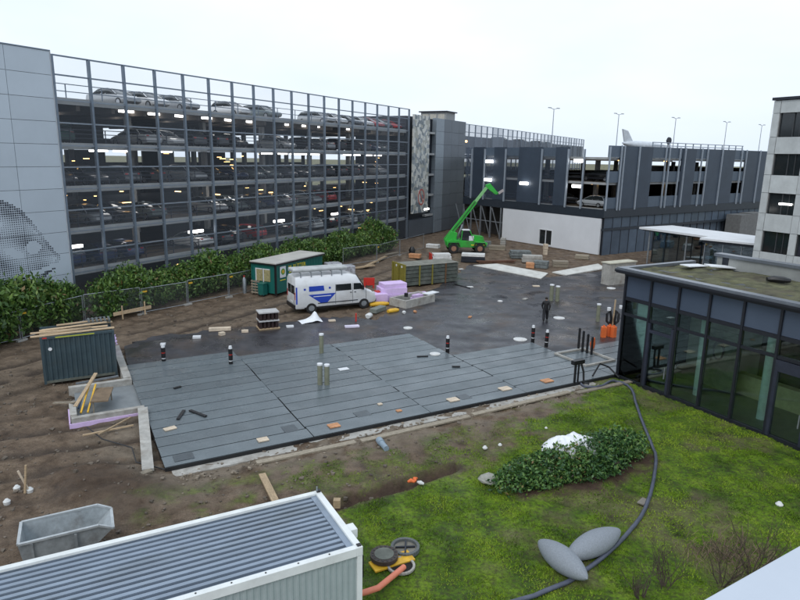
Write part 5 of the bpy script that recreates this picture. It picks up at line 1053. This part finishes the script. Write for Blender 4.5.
# rock and manhole things
rk = MB(); gg = random.Random(4)
rk.loft([[(x, r*math.cos(2*PI*k/9)*gg.uniform(.8,1.15), .16+r*.5*math.sin(2*PI*k/9)*gg.uniform(.8,1.2)) for k in range(9)] for x, r in ((-.42,.05),(-.3,.24),(0,.34),(.28,.27),(.42,.06))]); o = rk.build('boulder', mat('boulder', (0.33,0.33,0.29), 0.9, var=0.25)); o.location = (*(3.43, 21.32), 0); tag(o, 'pale boulder at the left end of the low bush', 'rock')
for i, (x, y, s) in enumerate(((*(4.47, 22.43),.14),(*(4.87, 22.69),.13),(*(5.23, 22.95),.16))): o = MB().box(-s,s,-s*.7,s*.7,0,s).build('brick_lump', M_otile, bevel=.03); o.location = (*(x, y), .02); o.rotation_euler.z = i; tag(o, '%s reddish brick lump from the left behind the low bush' % ORD[i], 'brick', 'brick lumps')
for i, (x, y, s, lb) in enumerate(((*(4.30, 24.41),.09,'white ball of foam on the lawn edge'),(*(3.63, 24.11),.11,'pale stone left of the white foam ball'),(*(6.63, 26.20),.07,'small white scrap behind the white sheet'),(*(13.48, 20.07),.13,'pale plate on the lawn at far right'))):
    o = MB().tube([(0,0,-.2*s),(0,0,.3*s),(0,0,1.0*s)], [s*.8,s,s*.45], 10).build('pale_scrap', M_lid, smooth=True); o.location = (*(x, y), .03); tag(o, lb, 'scrap')
slabtile((8.70, 20.11), .45, .25, .8, 'grey flagstone beside the hose on the lawn', mat('flagstone', (0.22,0.20,0.17), 0.85, var=0.2), z=.03, name='flagstone', cat='flagstone')
mh = thing('manhole_cover', 'round brown cast iron manhole cover lying on a yellow board', 'manhole cover', (*(-0.34, 16.57), .14), .3)
MB().cyl((0,0,0), .42, .12, 28).build('rim', mat('rusty_iron', (0.055,0.042,0.036), 0.7, var=0.2), mh, smooth=True); MB().cyl((0,0,.121), .29, .015, 28).build('centre_plate', mat('iron_fill', (0.13,0.14,0.12), 0.8, var=0.2), mh)
for k in range(16): a = 2*PI*k/16; bx('stud', M_black, mh, .35*math.cos(a)-.025, .35*math.cos(a)+.025, .35*math.sin(a)-.025, .35*math.sin(a)+.025, .121, .13)
mf = thing('manhole_ring', 'grey round manhole frame lying on the lawn behind the brown cover', 'manhole frame', (*(0.29, 17.12), .03), 0)
rgm = MB(); 
for k in range(28):
    a, b_ = 2*PI*k/28, 2*PI*(k+1)/28; rgm.bar((.40*math.cos(a),.40*math.sin(a),.07), (.40*math.cos(b_),.40*math.sin(b_),.07), .09, .14)
rgm.build('ring', mat('frame_grey', (0.11,0.12,0.12), 0.7, var=0.2), mf); MB().cyl((0,0,0), .36, .05, 24).build('fill', mat('frame_fill', (0.20,0.19,0.16), 0.9, var=0.25), mf); MB().bar((-.3,0,.08),(.3,.05,.08),.05).bar((0,-.3,.1),(.02,.3,.1),.05).build('cross_bar', M_dark, mf)
plank('yellow board under the manhole cover', (*(-0.68, 16.18), .07), (*(0.47, 16.78), .09), .5, .05, M_yellow, name='yellow_board')['category'] = 'board'
mo = MB().cyl((0,0,0), .36, .04, 28).build('manhole_opening', mat('hole_black', (0.01,0.009,0.008), 0.9)); mo.location = (*(0.17, 16.28), .03); tag(mo, 'dark open manhole where the orange pipe enters', 'manhole')
mr_ = MB()
for k in range(24): a, b_ = 2*PI*k/24, 2*PI*(k+1)/24; mr_.bar((.38*math.cos(a),.38*math.sin(a),.05), (.38*math.cos(b_),.38*math.sin(b_),.05), .07, .06)
o = mr_.build('concrete_ring', M_conc); o.parent = mo
tag(MB().tube([(*(-1.15, 14.72),.25), (*(-0.78, 14.89),.25), (*(-0.46, 15.06),.25), (*(0.25, 16.16),.12)], .085, 12).build('orange_pipe', mat('salmon_pipe', (0.72,0.22,0.13), 0.5, var=0.1), smooth=True), 'orange drain pipe running from the cabin into the open manhole', 'pipe')
o = MB().tube([(-.25,0,.1),(.25,0,.1)], [.12,.12], 12).tube([(.1,0,.1),(.3,0,.1)], .15, 12).build('pipe_stub', mat('blue_grey_pipe', (0.25,0.32,0.38), 0.5), smooth=True); o.location = (*(-0.60, 24.04), .05); o.scale = (1.6,1,1); o.rotation_euler.z = R(112); tag(o, 'blue-grey pipe piece on the mud in front of the deck', 'pipe')
for i, (x, y) in enumerate(((0.52, 21.15),(0.71, 21.30),(0.89, 21.09))): o = MB().tube([(-.12,0,.06),(0,.05,.1),(.14,0,.06)], [.04,.08,.04], 8).build('orange_rag', M_orange if i < 2 else M_lid, smooth=True); o.location = (*(x, y), .02); o.rotation_euler.z = i*1.3; tag(o, ('left orange rag on the lawn by the trench', 'right orange rag on the lawn by the trench', 'white rag beside the orange rags by the trench')[i], 'rag')
o = MB().box(-.12,.12,-.1,.1,0,.3).build('wood_block', M_wood, bevel=.01); o.location = (*(-2.04, 19.50), 0); tag(o, 'small upright wood block beside the cabin roof corner', 'block')
# survey stakes at far left
stk = thing('survey_stake', 'pale wooden survey stakes in the mud at far left', 'stake', (*(-13.08, 20.05), 0)); MB().bar((0,0,0),(.12,.05,1.05),.06).build('stake', M_wood, stk); MB().bar((.1,.1,0),(-.15,.0,.85),.06).build('stake', M_cream, stk)
for i, (x, y) in enumerate(((-13.52, 20.31),(-12.99, 20.19),(-13.31, 19.39))): o = MB().tube([(0,0,0),(0,0,.12),(0,0,.2)], [.1,.12,.05], 9).build('white_stone', M_lid, smooth=True); o.location = (*(x, y), ground_z(*(x, y))); tag(o, ('white stone left of the survey stakes', 'white stone right of the survey stakes', 'white stone at the far left edge below the stakes')[i], 'stone')

# ------------------------------------------------------------------ materials and small plant around the slab
cr_ = thing('formwork_stack', 'long stack of grey-green formwork panels with olive end frames', 'formwork', (*(0.44, 56.70), 0), math.atan2((5.77, 59.77)[1]-(0.44, 56.70)[1], (5.77, 59.77)[0]-(0.44, 56.70)[0]))
M_fo = mat('formwork_green', (0.085,0.10,0.085), 0.7, var=0.3, scale=2, dirt=(0.18,0.18,0.16), dirt_amt=0.7); M_ol = mat('olive_frame', (0.22,0.19,0.03), 0.6, var=0.15)
for k in range(5): bx('formwork_panel', M_fo, cr_, 0.06, 5.9, .05+.03*(k % 2), 2.3, .12+k*.36, .12+k*.36+.31)
for x in (1.5, 2.9, 4.4): bx('strap_post', M_ol if x < 4 else mat('rust_post', (0.14,0.07,0.03), 0.8), cr_, x, x+.12, -.03, .04, .05, 1.95)
for y in (-.02, 1.1, 2.2): bx('end_frame', M_ol, cr_, -.08, .05, y, y+.95 if y < 2 else y+.2, .05, 2.1)
bx('panel_top', mat('formwork_top', (0.20,0.20,0.17), 0.8, var=0.25, scale=1.5), cr_, 0.0, 5.95, 0, 2.4, 1.925, 1.97)
for y in (.5, 1.5): MB().tube([(-.10,y,1.85),(-.085,y,1.85)], .12, 12).build('white_disc', M_white, cr_)
# lilac foam stack
for k, (x, y, z, sx, sy, h, lb) in enumerate(((0,0,0,2.0,1.3,.48,'lowest left block'),(0.05,.05,.485,1.9,1.25,.42,'upper left block'),(.15,.1,.91,1.7,1.1,.28,'topmost block'),(1.9,-.5,0,1.7,1.0,.26,'low block at the right'),(2.0,-.5,.265,1.4,.9,.14,'flat sheet at the right'),(-1.1,-.5,0,.95,1.1,.62,'block nearest the van'))):
    sx *= 1.2; sy *= 1.15; h *= 1.2; z *= 1.2; x *= 1.15; c0 = (-0.75, 51.46); o = MB().box(-sx/2,sx/2,-sy/2,sy/2,0,h).build('foam_block', M_lilac, bevel=.03); a = R(22); o.location = (c0[0]+x*math.cos(a)-y*math.sin(a), c0[1]+x*math.sin(a)+y*math.cos(a), .06+z); o.rotation_euler.z = a+R(random.uniform(-5,5)); tag(o, '%s of the wrapped lilac insulation pile' % lb, 'insulation', 'lilac insulation pile')
rb_ = thing('red_crate', 'bright red crate with a white label between the van and the foam', 'crate', (*(-1.58, 51.03), .05), R(30)); bx('crate_box', M_red, rb_, -.5,.5,-.3,.3,0,.85,.03); bx('label', M_white, rb_, -.2,.3,-.315,-.302,.3,.5)
rb2 = thing('red_barrier', 'red plastic barrier behind the bonnet of the van', 'barrier', (*(-2.84, 56.20), 0), R(10)); bx('barrier_panel', M_red, rb2, -.5,.5,-.05,.05,.25,.95,.02)
for s in (-.4,.4): bx('barrier_foot', M_red, rb2, s-.05,s+.05,-.2,.2,0,.248)
# concrete trough
cp = thing('concrete_trough', 'long grey concrete trough on the slab beside the lilac foam', 'trough', (*(0.49, 48.21), .05), math.atan2((3.35, 51.41)[1]-(0.49, 48.21)[1], (3.35, 51.41)[0]-(0.49, 48.21)[0]))
for a in ((0,3.6,0,.2),(0,3.6,1.6,1.8),(0,.2,.205,1.595),(3.4,3.6,.205,1.595)): bx('wall', M_conc, cp, *a, 0, .62)
bx('white_slab', M_white, cp, 3.0, 4.4, .2, .9, .625, .68)
bx('bed', M_dark, cp, .2,3.4,.2,1.6,0,.1)
o = MB().cyl((0,0,0), .16, .3, 12).build('black_bucket', M_black); o.location = (*(0.49, 49.74), .70); tag(o, 'small black bucket on the rim of the concrete trough', 'bucket')
for i, (x, y, s, m_, lb, nm_) in enumerate(((*(-1.68, 49.23),(1.6,.5,.25),M_yellow,'yellow hose roll in front of the van nose','yellow_roll'),(*(-0.52, 47.16),(1.0,.45,.22),M_yellow,'yellow roll right of the first yellow roll','yellow_roll'),(*(-1.68, 47.24),(1.5,.6,.4),mat('grey_box', (0.17,0.19,0.17), 0.7),'low grey box under the yellow roll','grey_box'),(*(-2.28, 45.35),(.7,.5,.3),M_lid,'white bag on the dirt right of the van','white_bag'),(*(0.32, 46.75),(.4,.3,.18),M_lid,'white scrap in front of the concrete trough','white_scrap'),(*(1.17, 47.12),(.35,.25,.14),M_otile,'orange brick in front of the concrete trough','orange_brick'))):
    o = MB().tube([(-s[0]/2,0,s[2]*.5),(-s[0]*.25,.02,s[2]*.55),(s[0]*.25,-.02,s[2]*.5),(s[0]/2,0,s[2]*.45)], [s[1]*.35,s[1]*.5,s[1]*.48,s[1]*.3], 10).build(nm_, m_, smooth=True) if 'box' not in nm_ else MB().box(-s[0]/2,s[0]/2,-s[1]/2,s[1]/2,0,s[2]).build(nm_, m_, bevel=.03)
    o.location = (*(x, y), .06); o.rotation_euler.z = R(20+20*i); o.scale.z = .8; tag(o, lb, nm_.split('_')[1])
# pallet of bottles, white cover, bits before the van
pb = thing('bottle_pallet', 'shrink-wrapped pallet of dark canisters left of the van', 'pallet', (*(-9.06, 41.86), .03), R(24))
for k in range(3): bx('runner', M_wood, pb, -.7,.7,-.5+.42*k,-.38+.42*k,0,.1)
bx('deck_board', M_wood, pb, -.72,.72,-.55,.55,.102,.14)
for lv in range(2):
    for i in range(5):
        for j in range(3): MB().cyl((-.54+.27*i, -.32+.32*j, .145+lv*.58), .125, .46, 10).build('canister', mat('canister_dark', (0.03,0.018,0.018), 0.35), pb); 
    bx('tray', mat('tray_wrap', (0.5,0.5,0.5), 0.5), pb, -.69,.69,-.52,.52,.62+lv*.58,.70+lv*.58)
gxx, gyy = np.meshgrid(np.linspace(-.8,.8,16), np.linspace(-.5,.5,12)); zz_ = .15+.75*np.exp(-((gxx-.45)/.3)**2)*np.exp(-(gyy/.5)**2)+(fbm(gxx*3,gyy*3)-.4)*.25; zz_ *= np.clip(1.3-np.hypot(gxx/.85,gyy/.55),.0,1)
me = bpy.data.meshes.new('white_cover'); ii = np.arange(gxx.size).reshape(gxx.shape); me.from_pydata(np.stack([gxx.ravel(),gyy.ravel(),zz_.ravel()],1).tolist(), [], np.stack([ii[:-1,:-1].ravel(), ii[:-1,1:].ravel(), ii[1:,1:].ravel(), ii[1:,:-1].ravel()],1).tolist()); me.materials.append(mat('white_sheet', (0.8,0.82,0.85), .45)); o = bpy.data.objects.new('white_cover', me); COL.objects.link(o); o.location = (*(-6.46, 43.91), .05); o.rotation_euler.z = R(28); tag(o, 'crumpled white cover on the ground at the rear wheel of the van', 'cover')
slabtile((-4.89, 44.02), .5, .3, .3, 'cream slab just in front of the van', M_cream, z=.06, h=.1); slabtile((-7.61, 42.21), .5, .3, .3, 'white slab right of the bottle pallet', M_white, z=.06, h=.12); slabtile((-3.32, 42.49), 1.0, .4, .3, 'lilac white board on the wet slab before the van', mat('pale_lilac', (0.66,0.62,0.75), 0.7), z=.06, h=.12)
o = MB().box(-.05,.05,-.05,.05,0,.6).build('red_peg', M_red, bevel=.01); o.location = (*(-3.16, 44.13), .05); tag(o, 'red peg behind the lilac white board', 'peg')
plank('thick pale beam lying on the dirt left of the bottle pallet', (*(-12.83, 40.86), .18), (*(-11.44, 41.19), .18), .35, .2, M_cream, name='beam'); slabtile((-11.71, 39.96), .35, .3, .8, 'small cream block below the pale beam', M_cream, z=.06, h=.2); slabtile((-10.38, 40.77), .45, .3, .2, 'cream slab between the pale beam and the bottle pallet', M_cream, z=.06, h=.15); slabtile((-13.11, 39.18), .5, .3, .2, 'white slab left of the pale beam', M_white, z=.06, h=.15); slabtile((-14.70, 37.54), .3, .25, .2, 'small white brick above the leftmost banded pole', M_white, z=.06, h=.12)
# barrier of planks by the fence, pallet behind the van, wrapped goods
wbx = thing('plank_barrier', 'low timber plank barrier in front of the fence behind the container', 'barrier', (*(-20.30, 43.25), 0), math.atan2((-19.05, 45.07)[1]-(-20.30, 43.25)[1], (-19.05, 45.07)[0]-(-20.30, 43.25)[0]))
bx('board', M_wood, wbx, 0, 3.0, -.03, .03, .35, .6); [bx('stake', M_wood, wbx, x, x+.08, -.1, -.035, 0, 1.0) for x in (.6, 2.4)]
for i, (x, y, lb) in enumerate(((*(-6.89, 63.34),'left one of two foil-wrapped bales behind the van roof'),(*(-5.43, 61.83),'right one of two foil-wrapped bales behind the van roof'))):
    o = MB().box(-.8,.8,-.6,.6,0,1.1).build('wrapped_bale', mat('foil_wrap', (0.42,0.43,0.47), 0.3, var=0.35, scale=3), bevel=.12); o.location = (*(x, y), 0); o.rotation_euler.z = R(25); tag(o, lb, 'bale', 'foil-wrapped bales')
for i, (a, b_, lb) in enumerate((((-3.81, 66.59), (-1.74, 73.60), 'long plank on the dirt beyond the van, upper one'), ((-5.10, 65.25), (-2.88, 67.31), 'plank on the dirt right of the wrapped bales'), ((-1.78, 75.12), (-0.35, 76.86), 'short grey plank beyond the hedge end'))): plank(lb, (*a, .15), (*b_, .2), .4, .12, M_wood if i < 2 else M_wood2)
# people
def person(loc, rz, label, top, legs, stride=.25, arms='down', h=1.76, hair=(0.02,0.015,0.01)):
    t = thing('person', label, 'person', loc, rz); k = h/1.76
    J = {'pel':(0,0,.96,.165), 'wst':(0,.01,1.10,.165), 'chs':(0,.0,1.32,.185), 'shd':(0,-.005,1.45,.12), 'nck':(0,.01,1.53,.055), 'hd0':(0,.03,1.60,.075), 'hd1':(0,.035,1.68,.098), 'hd2':(0,.03,1.75,.06)}
    E_ = [('pel','wst'),('wst','chs'),('chs','shd'),('shd','nck'),('nck','hd0'),('hd0','hd1'),('hd1','hd2')]
    for s, n_ in ((-1,'l'),(1,'r')):
        f = s*stride
        J.update({n_+'hip':(s*.10,0,.88,.14), n_+'kne':(s*.11,f*.55+.05,.50,.115), n_+'ank':(s*.11,f-(.06 if f < 0 else 0),.10,.09), n_+'toe':(s*.12,f+.15,.045,.045)})
        E_ += [('pel',n_+'hip'),(n_+'hip',n_+'kne'),(n_+'kne',n_+'ank'),(n_+'ank',n_+'toe')]
        if arms == 'down': A = {n_+'sho':(s*.19,0,1.42,.09), n_+'elb':(s*.29,-f*.3-.03,1.15,.07), n_+'wri':(s*.26,-f*.5+.10,.92,.038), n_+'hnd':(s*.25,-f*.5+.15,.82,.040)}
        else: A = {n_+'sho':(s*.19,0,1.42,.075), n_+'elb':(s*.28,.10,1.18,.055), n_+'wri':(s*.10,.30,1.28,.038), n_+'hnd':(s*.06,.33,1.34,.040)}
        J.update(A); E_ += [('shd',n_+'sho'),(n_+'sho',n_+'elb'),(n_+'elb',n_+'wri'),(n_+'wri',n_+'hnd')]
    ks = list(J); me = bpy.data.meshes.new('body'); me.from_pydata([tuple(c*k for c in J[n_][:3]) for n_ in ks], [(ks.index(a), ks.index(b_)) for a, b_ in E_], [])
    o = bpy.data.objects.new('body', me); COL.objects.link(o); o.parent = t; o.modifiers.new('skin', 'SKIN')
    for i, n_ in enumerate(ks): me.skin_vertices[0].data[i].radius = (J[n_][3]*k,)*2
    me.skin_vertices[0].data[0].use_root = True; o.modifiers.new('sub', 'SUBSURF').levels = 2; o.modifiers['sub'].render_levels = 2
    m = bpy.data.materials.new('clothed_figure'); m.use_nodes = True; tt = m.node_tree; co = tt.nodes.new('ShaderNodeTexCoord'); sx = tt.nodes.new('ShaderNodeSeparateXYZ'); mr = tt.nodes.new('ShaderNodeMapRange'); mr.inputs['From Max'].default_value = 2*k
    tt.links.new(co.outputs['Object'], sx.inputs[0]); tt.links.new(sx.outputs['Z'], mr.inputs['Value']); r = tt.nodes.new('ShaderNodeValToRGB'); r.color_ramp.interpolation = 'CONSTANT'; e = r.color_ramp.elements
    e[0].color = (.012,.011,.010,1); e[1].position = .775; e[1].color = (.42,.26,.19,1)
    for p, c in ((.06, legs), (.455, top)): q = e.new(p); q.color = tuple(c)+(1,)
    tt.links.new(mr.outputs[0], r.inputs[0]); tt.links.new(r.outputs[0], tt.nodes['Principled BSDF'].inputs['Base Color']); tt.nodes['Principled BSDF'].inputs['Roughness'].default_value = .8; me.materials.append(m)
    b = MB(); b.loft([[(rr*k*math.cos(2*PI*j/12), (.012+rr*math.sin(2*PI*j/12))*k, z*k) for j in range(12)] for z, rr in ((1.645,.092),(1.70,.112),(1.75,.098),(1.79,.05))]); b.build('hair', mat('hair_dark', hair, .8), t, smooth=True)
    bx('nose', mat('skin', (.42,.26,.19), .6), t, -.014*k, .014*k, .125*k, .15*k, 1.64*k, 1.67*k)
    return t
person((*(10.78, 45.22), .055), R(-15), 'person in a black jacket walking across the wet slab', (.012,.012,.014), (.012,.013,.017), .28)
person(D(25.2,-2.45,.07), R(150), 'dark-clothed person standing behind the glass pavilion door', (.012,.012,.013), (.02,.02,.025), .08, 'raised')
# hose reel post group by the pavilion corner
hs = thing('timber_stake', 'tall wooden stake with black hose coils beside the pavilion corner', 'stake', (*(14.50, 41.60), .05), 0)
MB().bar((0,0,0),(.08,0,2.5),.16,.05).build('stake', M_wood, hs)
for s in (-1,1): MB().tube([(s*.12,0,.75),(s*.38,0,1.0),(s*.40,0,1.5),(s*.2,0,1.75),(s*.12,-.08,1.2),(s*.12,0,.75)], .09, 8).build('hose_coil', M_black, hs, smooth=True)
for s, z in ((-.3,1.75),(.5,1.9)): MB().cyl((s,0,z), .13, .2, 10).build('white_cap', M_white, hs)
for i, (x, y) in enumerate(((13.79, 41.07),(14.28, 41.34),(14.48, 41.11))):
    o = thing('orange_barrier', '%s orange plastic foot from the left by the pavilion corner' % ORD[i], 'barrier foot', (*(x, y), .05), .3*i, 'orange feet'); bx('block', M_orange, o, -.16,.16,-.14,.14,0,.75,.02); bx('base', M_orange, o, -.22,.22,-.2,.2,-.0,-.0+.06) if 0 else bx('handle', M_orange, o, -.06,.06,-.05,.05,.752,.85)
# clutter at the far side, between slab and white wall
random.seed(33)
mats_ = [(M_conc,'grey'),(M_wood2,'brown'),(M_lid,'white'),(mat('rust_brown', (0.13,0.065,0.04), 0.8, var=0.3),'rust-brown'),(mat('slate_pile', (0.16,0.18,0.18), 0.8, var=0.3),'slate grey'),(M_cream,'cream'),(M_otile,'orange')]
far_items = [(*(11.33, 84.41),1.6,.9,.8,4,'pile of slate grey slabs right of the telehandler'),(*(12.56, 81.79),2.2,.8,.6,1,'brown timber pile right of the telehandler'),(*(10.93, 71.37),5.0,.5,.3,3,'long rust-brown steel beam on the pale strip'),(*(14.41, 75.38),2.6,1.4,.9,4,'largest slate grey pallet of slabs before the white wall'),(*(15.29, 72.53),2.4,1.2,.8,0,'grey block pallet before the white wall'),(*(14.24, 68.41),1.0,.8,.6,6,'orange bundle in front of the slabs'),(*(15.48, 68.53),1.6,1.0,.8,4,'slate grey pallet at the corner of the pale strip'),(*(17.78, 69.41),1.7,1.0,.7,1,'brown crate near the right pale strip'),(*(22.82, 83.01),1.4,.5,.9,5,'cream box standing against the white wall'),(*(18.04, 78.15),.5,.5,1.4,5,'upright cream board near the dark window'),(*(14.11, 86.71),.8,.6,1.0,0,'grey sack pile left of the white wall'),(*(21.92, 75.44),1.8,.9,.5,1,'brown board pile at the right end of the white wall'),(*(8.34, 71.80),3.2,1.4,1.0,2,'white-topped tank behind the formwork stack'),(*(4.67, 72.11),2.4,1.2,.9,2,'white and red sack pile behind the formwork stack'),(*(1.69, 73.98),1.6,.8,.5,6,'orange tool box at the hedge end'),(*(4.23, 82.60),2.0,1.0,.5,2,'white sack on the dirt at the foot of the stair tower')]
for i, (x, y, sx, sy, h, mi, lb) in enumerate(far_items):
    c0 = (x, y); t = thing('material_pile', lb, 'pile', (*c0, .03), R(random.uniform(-25, 15))); n_ = max(2, int(h/.28))
    for k in range(n_):
        q = random.uniform(.82, 1); bx('layer', mats_[mi][0] if not (mi == 2 and k < n_-1 and i == 12) else M_dark, t, -sx/2*q, sx/2*q, -sy/2*q, sy/2*q, k*h/n_, (k+.92)*h/n_, .03)
    if i == 13: bx('red_end', M_red, t, -sx/2-.12, -sx/2-.01, -sy/2, sy/2, 0, h)
o = MB().tube([(0,0,.0),(0,0,.5),(0,0,.9)], [.35,.42,.2], 10).build('black_drum', M_black, smooth=True); o.location = (*(1.38, 77.06), .0); tag(o, 'black drum behind the orange tool box', 'drum')
for i, (x, y, s, k) in enumerate(((*(12.75, 57.99),.4,5),(*(6.44, 56.99),.35,2),(*(6.46, 66.40),.3,2),(*(10.65, 52.35),.3,0),(*(5.28, 45.87),.22,6))):
    slabtile((x, y), s*1.6, s, .3*i, '%s small %s scrap from the far end on the wet slab' % (ORD[i], mats_[k][1]), mats_[k][0], z=.055, h=.08, name='scrap', cat='scrap')
o = MB().tube([(*(5.16, 58.26),.08),(*(5.74, 57.38),.08),(*(6.40, 56.54),.08)], .06, 6).build('cable', M_black, smooth=True); tag(o, 'short dark cable right of the formwork stack', 'cable')
